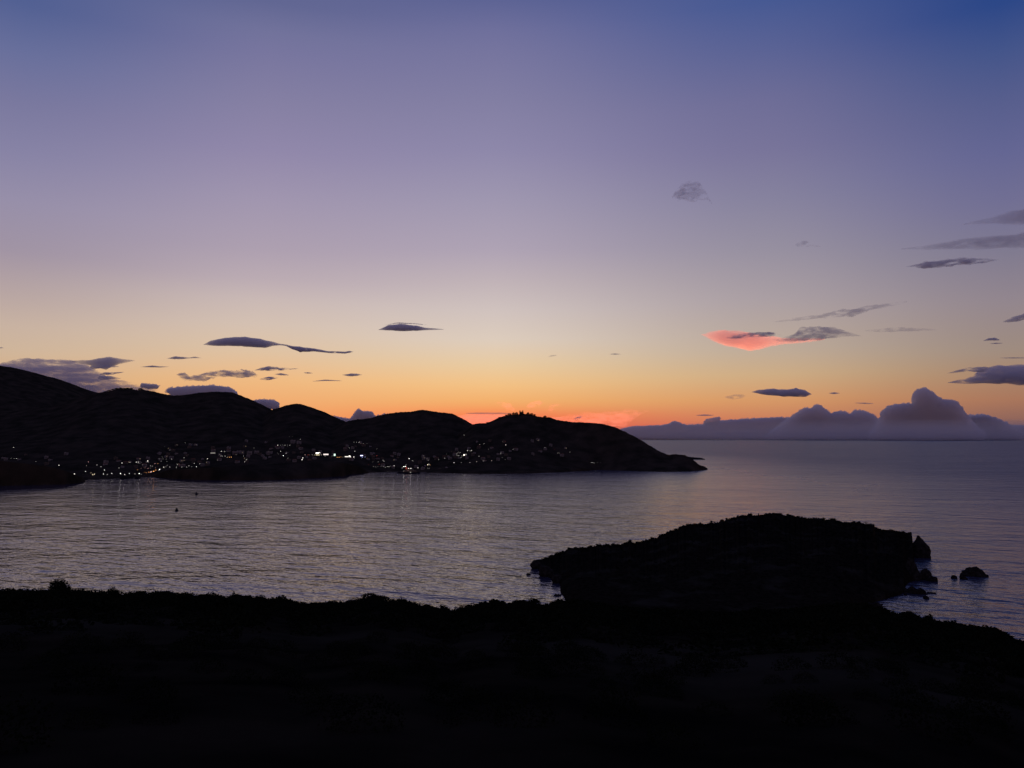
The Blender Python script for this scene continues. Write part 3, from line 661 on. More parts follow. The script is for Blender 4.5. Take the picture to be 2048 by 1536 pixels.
LG = [
 ('on the left headland', [(27,895,WH,2),(22,917,WH,1),(28.5,917,WH,1),(33,917,WH,2),(71.5,923,WH,1),(118,930.5,WH,3),(148.5,948,WH,4)]),
 ('around the left beach', [(171,943,WH,3),(173,931,WH,1),(177,924,PK,2),(182,946,WA,2),(185.5,949.3,WA,3),(189,948.3,WA,3),(194,930,WH,2),(202,933.5,WH,2),(207,948,WH,3),(209,940,WH,3),(214.6,949,WH,2),(223.6,947,WH,3)]),
 ('along the waterfront left of the orange lights', [(241,947,WH,4),(249.4,949,WH,3),(258.8,947,WH,3),(269.8,948,WH,2),(278.4,947,WH,4),(283,948.6,WH,1)]),
 ('in the short upper row left of the orange lights', [(238,935.7,WH,2),(244,926,WH,3),(252.6,923,WH,1),(260,925,WH,2),(272.7,924.4,WH,3),(276.6,924.4,WH,3),(283,925,WH,1),(295.3,922,WH,4)]),
 ('in the orange cluster by the water', [(275,939.7,OR,2),(282,936.5,PK,1),(288.6,944.3,OR,1),(290,936,PK,1),(291.5,934,PK,1),(292.4,945.6,OR,2),(296,937.3,PK,2),(297.7,944.3,OR,3),(302,943.8,PK,4),(307.4,942.5,OR,4),(311.7,940.3,OR,3)]),
 ('just above the orange cluster', [(300.8,932,WH,2),(304.5,932.4,WH,2),(301.3,936.5,WH,1),(310,927,PK,2),(310.6,935.4,PK,2),(315.7,927,OR,2),(317.6,941,WH,2),(319.2,938.7,WH,4)]),
 ('on the slope right of the orange cluster', [(318.5,918,WH,1),(322,922.6,WH,1),(324.3,914,WH,1),(326.4,918,WH,1),(327.5,934.3,WH,3),(331.6,933,WH,1),(332.6,918.3,WH,1),(333.5,923,WH,1),(334.3,930.7,WH,1),(339.6,934,WH,2),(343,918.3,WH,2)]),
 ('in the dim row behind the middle headland', [(352.7,934.6,WH,2),(354.7,928.7,WH,2),(358,928,PK,1),(359.5,931.7,RD,1),(363.8,934,WH,2),(368,915.4,WH,2),(373,934,WH,2),(377.8,931.4,WH,2),(383,933.6,WH,1),(388.8,927,WH,2),(393,933.4,WH,3),(398.5,927.5,WH,2),(401.6,927.5,WH,2)]),
 ('high on the slope above the dim row', [(329,892.8,WH,1),(370,885.6,WH,1)]),
 ('left of the long pale hotel', [(414.8,917.5,WH,3),(442.2,912.3,WH,2),(442.8,902.7,WH,3),(445.2,912.3,WH,2),(449,903,WH,2),(450.4,912.3,WH,2),(454.5,914.2,WA,2),(458.9,914.5,OR,3),(463,914.2,OR,3)]),
 ('in front of the long pale hotel', [(487,912.3,WH,2),(489.4,923.6,WH,2),(492.4,919.4,WH,2),(494.3,918,WH,1),(508,896,WH,1)]),
 ('in the evenly spaced string', [(555.4,890.5,WH,3),(560.8,890.5,WH,1),(565.4,890.5,WH,1),(570,890.3,WH,2),(575,890.5,WH,1),(579.6,890.5,WH,2)]),
 ('below the evenly spaced string', [(556,907,WH,1),(561,902.7,WH,3),(566.8,910.8,WH,4),(572.4,906.4,WH,2),(576,916.6,WH,1)]),
 ('on the highest terrace above the village', [(578.8,872.6,WH,1),(585.3,872.6,WH,1),(601.4,878.8,WH,2)]),
 ('left of the brightest shopfront', [(604,919.4,WH,4),(605.7,915.9,WH,4),(610.2,909.7,PK,2),(616,909.7,RD,1),(619.3,909.7,PK,1),(624,909.7,WH,1),(629,909.9,WA,2)]),
 ('between and below the bright shopfronts', [(643,909.7,WA,2),(650,911.8,WH,2),(664.4,912,WH,1),(674.3,914.4,OR,3),(678.2,914.4,OR,3),(681.8,914,OR,2),(686,914.2,WA,1),(701.5,914.2,WH,3),(707.7,914,WH,4)]),
 ('climbing the slope above the blue sign', [(698.5,895.9,WH,2),(708,884.7,WH,1),(709.6,902.8,WH,2),(713.3,884.7,WH,2),(717.8,884.6,WH,2),(722,887.6,PK,1),(726.7,887.4,WH,1),(734.3,887.3,WH,1)]),
 ('beside the blue sign', [(724.3,914.8,BL,3),(730,914.4,BL,2),(733.7,916,OR,1)]),
 ('behind the quay, left of the ferry', [(745.8,923.8,WH,1),(753.6,911,RD,2),(754,898,WH,1),(757,923.8,WH,1),(766,920.6,WH,2),(768.3,922.8,WH,2)]),
 ('in the row along the ferry quay', [(737.3,928.7,RD,1),(747,933,WH,2),(751,933.5,WH,1),(754.7,933,WH,1),(758.4,928.4,RD,1),(762,933.2,WH,1),(767,933.2,WH,2),(770.5,934.9,WH,2),(774.9,933,WH,2),(778.3,933.6,WH,2),(780.4,932.2,WH,1),(784,932.7,WH,3),(788.3,931.3,WH,3)]),
 ('above and behind the ferry', [(818.4,917.3,WH,4),(825,921.4,WH,2)]),
 ('right of the ferry by the small harbour', [(835.9,935.6,WH,3),(850.4,931.6,PU,1),(855.2,936,WH,1),(856.6,921,WH,2),(855.4,929.3,WA,4),(858.2,928.9,WH,3),(858.2,936.5,WH,1),(861.3,930,OR,2)]),
 ('dotted up the slope right of the harbour', [(877.2,919.3,WH,1),(889.3,916.3,WH,2),(892.6,908.5,WH,1),(903.7,903.2,PK,1)]),
 ('in the bright knot on the right-hand hill', [(913.7,908,WH,2),(914.3,911.2,WH,2),(916.2,905,WH,2),(917.7,911.2,WH,2),(920.2,905.6,WH,2),(922,915.2,WH,2),(923.4,911.8,WH,2),(926.5,910.8,WH,3),(933.5,907.6,WH,1),(935.2,901.3,WH,3),(938.3,901.3,WH,1),(942.5,901.6,WH,3),(946,908,WH,3)]),
 ('in the road row above the right-hand shore', [(908,925.2,WH,3),(922.5,925.2,WH,2),(939.5,924.9,WH,2),(953,923.4,WH,2),(967,921.8,WH,2),(983,921.2,WH,2)]),
 ('alone, highest of all on the dark saddle', [(928.2,870.4,WH,2)]),
 ('on the upper part of the right-hand hill', [(958,912.5,WH,2),(959.4,889.2,WH,2),(967.8,887.4,WH,2),(976.9,898.9,WH,1),(1001.5,906.4,WH,2),(1001.3,908.6,WH,1),(1005,915,WH,1),(1005.4,883.2,WH,2),(1010.5,883.2,RD,1),(1011.7,889.8,WH,3),(1010.5,919,WH,1),(1026,898.9,WH,2)]),
 ('on the flank of the rightmost hill', [(1090,895.2,WH,2),(1109.8,898.6,RD,1),(1114.8,906,WH,1),(1118,906,WH,1),(1139.9,904,WH,1)]),
 ('in the beach row under the rightmost hill', [(1182.5,925.4,WH,2),(1185.5,925.4,WH,2),(1188.5,925.4,WH,1),(1194.4,925.4,WH,2),(1200.7,925.4,WH,1)]),
]
for desc, pts in LG:
    pts = sorted(pts)
    for i, (x, y, c, b) in enumerate(pts):
        n = len(pts)
        if n == 1: lab = f'single {CN[c]} lamp {desc}'
        else: lab = f'{CN[c]} lamp, {ord_(i)} from the left {desc}'
        lamp(x, y, c, b, lab, f'lamps {desc}')
# lit shopfronts and signs: low buildings with a glowing front
def shop(px, py, wpx, hpx, col, e, label, name='shop'):
    a, r, z = hill_hit(px, py, 4.0); z = EYE + float(ray(px, py)[2]) * r; w = wpx * r / F_PX; h = hpx * r / F_PX
    t = empty(name, Vector((math.sin(a) * r, math.cos(a) * r, z)), -a); tag(t, label, 'lit building', 'buildings with brightly lit fronts')
    MB().box(-w/2-1.5, w/2+1.5, 0, 9, -h/2-5, h/2+1.2).obj('wall', M_wall, t)
    MB().box(-w/2-2, w/2+2, -1.2, 9.4, h/2+1.203, h/2+1.55).obj('roof', M_wall2, t)
    MB().box(-w/2, w/2, -.12, -.02, -h/2, h/2).obj('lit_window', emis(col, e), t)
    MB().box(w/2+.2, w/2+1.2, -.08, -.01, -h/2-2.5, -h/2-.3).obj('door', M_wood, t)
shop(636, 906.6, 8, 3, WH, 3.5, 'brightest long white shopfront in the middle of the village')
shop(635.5, 909.8, 7, 2, (1, .85, .5), .6, 'dim yellowish front directly under the brightest long shopfront')
shop(651.8, 908.8, 9.5, 2.3, (1, .85, .8), 1.2, 'second long shopfront, softer white, right of the brightest one')
shop(669.3, 909.8, 3, 4, GR, 1.6, 'narrow greenish white lit front right of the two long shopfronts')
shop(693.4, 913.3, 7, 1.3, WH, 1.6, 'thin white lit strip left of the blue sign')
shop(698.8, 912.6, 3.4, 2.6, WH, 2.4, 'short bright white front at the right end of the thin strip')
shop(723.2, 911.2, 5, 1.6, (.55, .55, 1), 3.0, 'building with the blue glowing sign')
shop(930, 909.8, 5.5, 2.2, WH, 3.0, 'brightest lit front on the right-hand hill')
shop(425.8, 906, 8, .9, WH, .5, 'faint white lit strip left of the long pale hotel')

# ------------------------------------------------------------------ boats
def hull_mesh(L, B, D, n=14, bow=1.0):
    V = []; Fq = []
    for i in range(n + 1):
        u = i / n; x = -L / 2 + L * u; b = B / 2 * (1 - max(0, (u - .55) / .45) ** 2.0) * min(1, .75 + u) ; b = max(b, .02); sh = D * (1 + .35 * bow * max(0, u - .5) ** 1.5 * 2)
        V += [(x, -b, sh), (x, -b * .8, .0), (x, 0, -D * .5), (x, b * .8, 0), (x, b, sh)]
    for i in range(n):
        for j in range(4): q = i * 5 + j; Fq.append((q, q + 5, q + 6, q + 1))
        Fq.append((i * 5 + 4, i * 5 + 9, i * 5 + 5, i * 5))
    Fq.append((0, 1, 2, 3, 4)); me = bpy.data.meshes.new('hull'); me.from_pydata(V, [], Fq); me.update(); return me
def small_boat(px, py, L, label, rot=0.0, group='small dark boats moored in the bay', mast=False, cabin=True):
    p = at_z(px, py); t = empty('moored_boat', p, -math.atan2(p.x, p.y) + rot); tag(t, label, 'boat', group)
    link('hull', hull_mesh(L, L * .32, L * .16), M_hull, t)
    if cabin: MB().box(-L*.3, L*.22, -L*.12, L*.12, L*.165, L*(.36 if L > 9 else .7), L*.03, L*.01).obj('cabin', M_hull, t)
    if mast: MB().tube([(0, 0, L*.1), (0, 0, L*1.1)], [.12, .06], 6).obj('mast', M_metal, t)
small_boat(353.5, 1021.5, 5.0, 'larger of two dark boats anchored alone in the middle of the bay', .2)
small_boat(392.8, 988.8, 5.0, 'smaller and farther of two dark boats anchored alone in the middle of the bay', -.4)
small_boat(248, 957.8, 20, 'left and longest boat lying off the beach before the orange lights', .05, cabin=True)
small_boat(262, 957.3, 11, 'small boat lying between two larger ones off the beach', .3)
small_boat(275, 957.5, 15, 'right boat of three lying off the beach before the orange lights', -.1)
G = 'tiny floats on the open bay'
for (x, y, lab) in ((745, 982.3, 'tiny dark float in the open bay below the ferry'), (761.5, 957.3, 'tiny dark float on the water just left of and below the ferry')):
    p = at_z(x, y); t = empty('mooring_buoy', p); tag(t, lab, 'buoy', G)
    MB().ball((0, 0, .3), .9, .9, .6).obj('float', M_hull, t); MB().tube([(0, 0, .8), (0, 0, 1.5)], [.12, .08], 6).obj('mooring_post', M_metal, t)
# the ferry
p = at_z(817, 946.8); t = empty('ferry', p, -math.atan2(p.x, p.y) + math.pi + .05); tag(t, 'ferry lit with many small lamps lying at the village quay', 'ferry')
k = math.hypot(p.x, p.y) / F_PX
link('hull', hull_mesh(44 * k, 13, 3.4, bow=.8), M_hull, t)
MB().box(-17*k, 11*k, -5.5, 5.5, 3.45, 6.6, .3, .2).box(-15*k, 8*k, -5, 5, 6.603, 9.6, .6, .3).box(-4*k, 5*k, -4, 4, 9.603, 12.2, .6, .3).obj('superstructure', M_wall2, t)
MB().box(-10*k, -6*k, -1.6, 1.6, 9.603, 14, .5, .3).obj('funnel', M_metal, t)
MB().tube([(3*k, 0, 12.1), (3*k, 0, 22)], [.3, .12], 6).box(3*k-1.6, 3*k+1.6, -.1, .1, 17, 17.3).obj('mast', M_metal, t)
MB().box(-16.6*k, 10.4*k, 5.42, 5.55, 4.6, 5.3).obj('window_band', M_glass, t)
for i, (x, y, c, b) in enumerate(((807.6,933,WH,4),(811,932.8,WH,3),(805,935.8,WH,2),(812.3,929.5,WH,1),(817,936.7,WH,3),(821.9,936.7,WH,3),(813,934.6,RD,2),(811.7,937.4,RD,2),(814.2,938,RD,1),(820.8,944.6,WH,2),(816.5,940.8,PK,1),(807.5,941.5,WH,1))):
    q = at_r(x, y, math.hypot(p.x, p.y) - 6.8); s = {1: .35, 2: .45, 3: .6, 4: .75}[b]; e = {1: 2., 2: 4., 3: 6., 4: 9.}[b]
    rm = t.rotation_euler.to_matrix().inverted(); l = rm @ (q - p)
    o = MB().ball(l, s, s, s).box(l.x-.08, l.x+.08, l.y-.08, 5.3 if l.y > 5 else l.y+.08, l.z-s-.5, l.z-s*.8).obj('deck_lamp', emis(c, e), t)

# ------------------------------------------------------------------ clouds
def vol_mat(name, dens, col=(.99, .965, .95), g=.28):
    m = bpy.data.materials.new(name); m.use_nodes = True; nt = m.node_tree; nt.nodes.clear()
    v = nt.nodes.new('ShaderNodeVolumePrincipled'); v.inputs['Color'].default_value = (*col, 1); v.inputs['Density'].default_value = dens
    v.inputs['Anisotropy'].default_value = g
    nt.links.new(v.outputs[0], nt.nodes.new('ShaderNodeOutputMaterial').inputs['Volume']); return m
CG = 'clouds in the evening sky'
def wispy(m, dens, hm_m, seed, thr=.42):
    """uneven vapour: the density breaks up in streaks"""
    nt = m.node_tree; v = [n for n in nt.nodes if n.type == 'PRINCIPLED_VOLUME'][0]
    tc = node(nt, 'ShaderNodeTexCoord'); mp = node(nt, 'ShaderNodeMapping'); nt.links.new(tc.outputs['Object'], mp.inputs['Vector'])
    mp.inputs['Scale'].default_value = (1 / (hm_m * 1.5), 1 / (hm_m * 2.5), 1 / (hm_m * .45)); mp.inputs['Location'].default_value = (seed * 3.1, seed * 1.7, 0); mp.inputs['Rotation'].default_value = (0, R(6), 0)
    n = node(nt, 'ShaderNodeTexNoise'); n.inputs['Scale'].default_value = 1; n.inputs['Detail'].default_value = 5; n.inputs['Roughness'].default_value = .62
    nt.links.new(mp.outputs[0], n.inputs['Vector'])
    a = math_n(nt, 'SUBTRACT', n.outputs[0], thr); a = math_n(nt, 'MULTIPLY', a, 7.0, clamp=True); a = math_n(nt, 'MULTIPLY', a, dens * 1.7)
    nt.links.new(a, v.inputs['Density'])
def cumulus(pts, D, label, tau=9.0, seed=0, group=None, bump=(2.2, 5.5), vox=.85, deep=14, col=(.99, .965, .95), g=.28):
    """heaped cloud grown from hundreds of puffs under the photographed outline, at its real distance"""
    import bmesh
    g_ = np.random.default_rng(seed); D *= 1000.; k = D / F_PX; pts = np.array(pts, float); top = lambda x: np.interp(x, pts[:, 0], pts[:, 1]); bot = lambda x: np.interp(x, pts[:, 0], pts[:, 2])
    x0, x1 = pts[0, 0], pts[-1, 0]; sp = []
    for _ in range(int((x1 - x0) * 1.1)):
        x = g_.uniform(x0, x1); r = g_.uniform(*bump) * (1 if g_.random() < .8 else .6); y = top(x) + r * g_.uniform(.15, 1.4)
        if x - r < x0 - 3 or x + r > x1 + 3: continue
        sp.append((x, g_.uniform(-deep, deep), y, r))
    st = 4.0
    for x in np.arange(x0 + 3, x1 - 2, st):
        for y in np.arange(top(x) + 5, bot(x) - 1, st):
            for q in np.arange(-deep + 3, deep - 2, 4.5): sp.append((x + g_.uniform(-.8, .8), q + g_.uniform(-1.2, 1.2), y + g_.uniform(-.6, .9), g_.uniform(4.4, 5.6)))
    V0, F0 = ICO1; V = []; Fq = []
    for i, (x, q, y, r) in enumerate(sp): V.append(V0 * r + np.array([x, q, -y])); Fq.append(F0 + i * len(V0))
    me = np_mesh('puffs', np.concatenate(V) - np.array([x0, 0, -800]), np.concatenate(Fq)); tmp = bpy.data.objects.new('puffs', me); COL.objects.link(tmp)
    md = tmp.modifiers.new('r', 'REMESH'); md.mode = 'VOXEL'; md.voxel_size = vox
    dg = bpy.context.evaluated_depsgraph_get(); me2 = bpy.data.meshes.new_from_object(tmp.evaluated_get(dg)); bpy.data.objects.remove(tmp); bpy.data.meshes.remove(me)
    n = len(me2.vertices); W = np.empty(n * 3, np.float32); me2.vertices.foreach_get('co', W); W = W.reshape(-1, 3).astype(float) + np.array([x0, 0, -800])
    nz = fbm(W[:, 0] / 2.6, W[:, 1] / 2.6, W[:, 2] / 2.6, oct=2, seed=seed); W[:, 0] += nz * 1.1; W[:, 2] += nz * 1.1
    dx, dy, tt = ray(W[:, 0], -W[:, 2]); Rr = D + W[:, 1] * k; P3 = np.stack([dx * Rr, dy * Rr, np.maximum(EYE + tt * Rr, 15.)], -1); C = P3.mean(0)
    me2.vertices.foreach_set('co', (P3 - C).astype(np.float32).ravel()); me2.update(); me2.name = 'cloud'; me2.materials.clear()
    bm = bmesh.new(); bm.from_mesh(me2)
    if bm.calc_volume(signed=True) < 0: bmesh.ops.reverse_faces(bm, faces=bm.faces); bm.to_mesh(me2)
    bm.free()
    o = link('cloud', me2, vol_mat('cloud_vapour', tau / (2 * deep * k), col, g), loc=Vector(C)); tag(o, label, 'cloud', group or CG); return o
def cloud(pts, D, label, tau=6.0, depth=1.0, rough=.25, billow=0.0, nseg=None, nring=20, seed=0, group=CG, col=(.99, .965, .95), g=.28, wisp=None):
    """pts: (photograph column, top row, bottom row); D km. One closed lumpy body of that outline at that distance"""
    D *= 1000.0; pts = np.array(pts, float); L = pts[-1, 0] - pts[0, 0]; nseg = nseg or int(np.clip(L * 1.1, 26, 420))
    u = (1 - np.cos(np.linspace(0, math.pi, nseg))) / 2 if L < 300 else np.linspace(0, 1, nseg); px = pts[0, 0] + u * L
    top = np.interp(px, pts[:, 0], pts[:, 1]); bot = np.interp(px, pts[:, 0], pts[:, 2]); hm = (pts[:, 2] - pts[:, 1]).max()
    k = D / F_PX
    j = np.linspace(0, 2 * math.pi, nring, endpoint=False)
    if billow: nring = nring * 2; j = np.linspace(0, 2 * math.pi, nring, endpoint=False)
    PX = np.repeat(px[:, None], nring, 1); mid = (top + bot) / 2; hh = (bot - top) / 2
    end = np.sqrt(np.clip(1 - (2 * u - 1) ** 8, 0, 1)); hh = hh * np.maximum(end, .02)
    dep = np.maximum(hh, hm * .12) * depth * k * 2
    # lumpy edge, stronger on the upper rim for cumulus
    c_, s_ = np.cos(j)[None, :], np.sin(j)[None, :]
    X3 = PX / max(hm, 3) * 1.1; n = fbm(X3 * 1.6 + seed * 7.7, s_ * 1.1 + 0 * X3, c_ * 1.1 + 0 * X3, oct=4, seed=seed)
    f = 1 + rough * n
    if billow:
        nb = 1 - np.abs(fbm(PX / 16 + seed, s_ * 1.6 + 0 * X3, c_ * 1.8 + 0 * X3, oct=4, seed=seed + 3, gain=.6)) * 2
        f = f + billow * (nb - .3) * np.clip(s_ + .4, 0, 1)
    PY = mid[:, None] - hh[:, None] * s_ * f; Rr = D + dep[:, None] * c_ * f
    dx, dy, tt = ray(PX, PY); V = np.stack([dx * Rr, dy * Rr, np.maximum(EYE + tt * Rr, 15.0)], -1)
    C = V.reshape(-1, 3).mean(0); V = (V - C).reshape(-1, 3)
    i, q = np.meshgrid(np.arange(nseg - 1), np.arange(nring), indexing='ij'); a = i * nring + q; b = i * nring + (q + 1) % nring
    Fq = [tuple(x) for x in np.stack([a, a + nring, b + nring, b], -1).reshape(-1, 4)]
    Fq.append(tuple(range(nring))[::1]); Fq.append(tuple(range((nseg - 1) * nring, nseg * nring))[::-1])
    me = bpy.data.meshes.new('cloud'); me.from_pydata([tuple(v) for v in V.astype(float)], [], Fq); me.update()
    import bmesh
    bm = bmesh.new(); bm.from_mesh(me); bmesh.ops.recalc_face_normals(bm, faces=bm.faces)
    if bm.calc_volume(signed=True) < 0: bmesh.ops.reverse_faces(bm, faces=bm.faces)
    bm.to_mesh(me); bm.free()
    dens = tau / (2 * hm / 2 * depth * k * 2)
    m = vol_mat('cloud_vapour', float(dens), col, g)
    if wisp is None and rough >= .3: wisp = .42
    if wisp: wispy(m, float(dens), min(hm, 15) * k, seed, wisp)
    o = link('cloud', me, m, loc=Vector(C)); tag(o, label, 'cloud', group); return o
cloud([(406,688.5,690.5),(420,681,692),(450,675,692),(490,673.5,693),(520,677,695.5),(530,680,696),(545,683,692),(560,687,691),(576,689,690.5)], 25, 'largest smooth lens-shaped dark cloud, above the left hills', rough=.12, seed=1)
cloud([(545,688,690.5),(560,688.5,690.5),(572,689.5,692),(585,692,699),(600,693.5,704),(630,697,703),(655,702,706),(690,703,707.5),(700,701,706.5),(707,703,704)], 24, 'long thin dark cloud trailing down right from the big lens-shaped one', tau=5, rough=.25, nring=30, seed=2, wisp=.30)
cloud([(756,659,660.5),(775,650.5,661),(800,648,662),(830,650.5,662),(850,655,660.5),(888,658,659.5)], 24, 'lens-shaped dark cloud by itself high over the middle hill', rough=.22, seed=3)
cloud([(770,650,651),(795,644.5,647),(830,646.5,648.5),(858,650,651)], 22, 'thin veil lying on top of the lens-shaped cloud over the middle hill', tau=1.8, rough=.3, seed=4)
cloud([(333,716.5,717.5),(350,712.5,718.5),(365,713.5,718.5),(378,715,717),(390,713,716.5),(403,715.5,716.5)], 26, 'small wavy dark cloud left of and below the big lens-shaped one', tau=3, seed=5)
cloud([(280,733.5,734.3),(305,730.8,734.8),(320,732.5,735),(338,733,734)], 27, 'short flat dark streak just above the ragged cloud on the left', tau=3, seed=6)
cloud([(352,748,750),(360,743,756),(370,746,763),(381,752,762),(392,750,762),(410,747,760),(425,742,757),(455,741,753),(492,739.5,755),(510,745,756),(518,750,753)], 34, 'ragged torn grey cloud over the second hill from the left', tau=1.9, rough=.7, billow=.3, seed=7)
cloud([(506,741,742.3),(520,736,741.5),(538,732.5,741.5),(560,735,741),(597,737,738)], 30, 'flat dark cloud just right of the ragged torn one', tau=3, rough=.35, seed=8)
cloud([(519,757.5,759),(538,753.3,760.5),(557,754,756)], 33, 'small dark cloud under the flat one right of the ragged cloud', tau=3, rough=.3, seed=9)
cloud([(549,748,749),(562,746,751),(578,749.5,751)], 32, 'small dark streak right of the ragged cloud, in the middle of five', tau=2.6, seed=10)
cloud([(607,745,746),(615,744.3,747.3),(626,745.7,746.7)], 31, 'very small dark fleck above the valley between two hills', tau=2.4, seed=11)
cloud([(624,762.3,763.2),(650,759,762),(684,761,762.3)], 31, 'thin bow-shaped streak low above the saddle', tau=2.4, seed=12)
cloud([(684,749.5,750.3),(700,747,753),(713,747,752),(725,749.2,750)], 30, 'small separate dark lens right of the bow-shaped streak', tau=3.2, seed=13)
cumulus([(331,780,782),(340,776,788),(370,773,797),(400,771.5,802),(430,771,802),(460,775,802),(473,784,800)], 48, 'cumulus just rising behind the second hilltop from the left', tau=5, seed=14, bump=(1.6,4))
cumulus([(503,801,806),(520,799,810),(535,799,814),(550,801,818),(558,806,814)], 48, 'small cumulus in the notch between the second and third hill', tau=5, seed=15, bump=(1.6,4))
cloud([(-220,700,830),(-100,712,830),(-40,722,830),(0,727,830),(30,720,830),(60,716.5,830),(100,719,830),(140,722,830),(165,727,830),(185,736,830),(205,748,830),(222,757,830),(250,761,825),(280,766,815),(300,771,798),(318,774,786)], 46, 'broad purple cloud bank filling the sky beside the mountain on the left', tau=4.2, rough=.04, billow=.05, depth=.5, nseg=420, nring=36, seed=16, wisp=.40)
cloud([(180,731,738),(205,729,737),(225,731,735.5),(238,732.5,734)], 37, 'short dark wisp under the dark lobe of the left cloud bank', tau=2.4, rough=.35, seed=57)
cloud([(195,751,760),(215,751,759),(232,754,758),(242,756,757)], 39, 'lower dark finger of the left cloud bank, above its torn tuft', tau=2.6, rough=.35, seed=58)
cloud([(140,721,724),(170,720,729),(190,718,734),(213,713,739),(238,717,728),(262,719,723.5),(270,721,722)], 38, 'dark lobe reaching right from the top of the left cloud bank', tau=4.5, rough=.25, seed=17)
cloud([(200,745,751),(225,744.5,749),(248,743.5,745)], 40, 'dark finger reaching right from the middle of the left cloud bank', tau=3.5, rough=.35, seed=18)
cumulus([(282,766,776),(300,768,776),(312,768.5,775),(322,771,773)], 41, 'small torn tuft at the right end of the left cloud bank', tau=3, seed=19, deep=5, bump=(1,2.2), vox=.6)
cloud([(-20,694,697),(3,694.5,696.5),(8,695.5,696.2)], 24, 'tiny dark fleck at the left margin above the cloud bank', tau=3, seed=20)
cumulus([(668,832,836),(690,836,850),(700,838,850),(709,829,850),(714,820,850),(719,818,850),(726,824,850),(735,822,850),(743,824,850),(750,833,850),(765,829,850),(790,827,850),(805,832,848)], 54, 'small towering cumulus in the gap before the middle hill', tau=5, seed=21, deep=8, bump=(1.6,3.6), vox=.7)
# lit by the last sun, far beyond the ridge
RC = (.97, .90, .90)
GR2 = 'red clouds low over the skyline, still lit by the sun'
cloud([(900,832,850),(925,829,852),(945,826,854),(1000,827,854),(1040,832,854)], 100, 'glowing red cloud filling the notch left of the rightmost hill', tau=.9, rough=.2, seed=22, group=GR2, col=RC, g=.55, depth=2)
cloud([(1075,842,854),(1100,834,856),(1150,829,858),(1200,824,858),(1250,820,852),(1285,819,828),(1298,820,824)], 100, 'long glowing red cloud slanting along the right shoulder of the rightmost hill', tau=.4, rough=.4, seed=23, group=GR2, col=RC, g=.55, depth=2)
cloud([(992,803,806),(1005,804,815),(1020,808,822),(1030,816,824)], 98, 'leftmost faint pink wisp above the summit of the rightmost hill', tau=.28, rough=.6, seed=24, group=GR2, col=RC, g=.55, depth=2)
cloud([(1052,812,820),(1062,804,818),(1078,802,812),(1088,803,806)], 98, 'middle faint pink wisp above the summit of the rightmost hill', tau=.30, rough=.6, seed=25, group=GR2, col=RC, g=.55, depth=2)
cloud([(1096,812,824),(1103,808,824),(1112,807,814),(1121,808,810)], 98, 'rightmost faint pink wisp above the summit of the rightmost hill', tau=.25, rough=.6, seed=26, group=GR2, col=RC, g=.55, depth=2)
cloud([(930,825.5,828.5),(960,824.8,829),(1000,825,829),(1030,826,828.5)], 45, 'thin grey streak across the top of the red notch', tau=.8, rough=.2, seed=27)
cloud([(1148,837,840),(1158,831.5,838),(1166,829.5,833)], 45, 'tiny grey puff against the long red cloud', tau=1.2, rough=.5, seed=28)
# the bank on the sea horizon
# thin haze in front of the bank's foot, densest at the sea
o = cloud([(1180,856,880),(1240,850,880),(1330,846,880),(1450,842,880),(1600,838,880),(1800,836,880),(2048,838,880),(2400,842,880),(2800,852,880)], 42, 'thin mauve haze along the sea horizon before the cloud bank', tau=2.4, rough=.02, depth=1.0, nseg=200, nring=24, seed=60)
m = o.data.materials[0]; nt = m.node_tree; v = [n for n in nt.nodes if n.type == 'PRINCIPLED_VOLUME'][0]
g_ = node(nt, 'ShaderNodeNewGeometry'); sx = node(nt, 'ShaderNodeSeparateXYZ'); nt.links.new(g_.outputs['Position'], sx.inputs[0])
q = math_n(nt, 'MULTIPLY_ADD', sx.outputs[2], -1 / 1250., 1.0, clamp=True); q = math_n(nt, 'POWER', q, 1.3); nt.links.new(math_n(nt, 'MULTIPLY', q, v.inputs['Density'].default_value), v.inputs['Density'])
cumulus([(1235,860,880),(1260,853,880),(1300,851,880),(1325,850,880),(1340,847,880),(1348,841,880),(1358,845,880),(1372,850,880),(1405,848,880),(1440,841,880),(1500,837,880),(1560,834,880),(1640,838,880),(1740,844,880),(1850,850,880),(2048,850,880),(2350,852,880),(2700,860,880)], 58, 'long low purple cloud bank lying on the sea horizon', tau=4.5, seed=29, deep=10, bump=(1.2,3.0), vox=1.1)
cumulus([(1405,846,849),(1415,838,851),(1428,835,850),(1438,833,843),(1441,836,838)], 50, 'small cumulus puff at the left end of the horizon bank', tau=2.5, seed=30, deep=6, bump=(1.5,3))
cumulus([(1535,868,879),(1555,854,879),(1573,840,879),(1590,829,879),(1600,822,879),(1612,815,879),(1622,818,879),(1633,809,879),(1640,810,879),(1652,820,879),(1662,828,879),(1672,822,879),(1690,824,879),(1700,829,879),(1712,820,879),(1725,821,879),(1740,826,879),(1755,838,879),(1768,854,879),(1785,868,879)], 54, 'row of small cumulus heads on the horizon bank, left of the big tower', tau=4.5, seed=31)
cumulus([(1738,868,879),(1750,856,879),(1758,842,879),(1764,826,879),(1775,813,879),(1790,809,879),(1812,807,879),(1825,808,879),(1828,786,879),(1838,778,879),(1848,775,879),(1856,779,879),(1866,786,879),(1880,797,879),(1895,800,879),(1910,802,879),(1920,811,879),(1928,824,879),(1936,832,879),(1944,842,879),(1956,856,879),(1970,868,879)], 50, 'tallest cumulus tower rising from the horizon bank at the right', tau=5, seed=32)
cumulus([(1890,868,879),(1905,854,879),(1920,838,879),(1935,832,879),(1950,831,879),(1970,829,879),(1985,835,879),(2005,842,879),(2025,854,879),(2045,868,879)], 53, 'low rounded cumulus right of the tallest tower', tau=9, seed=33)
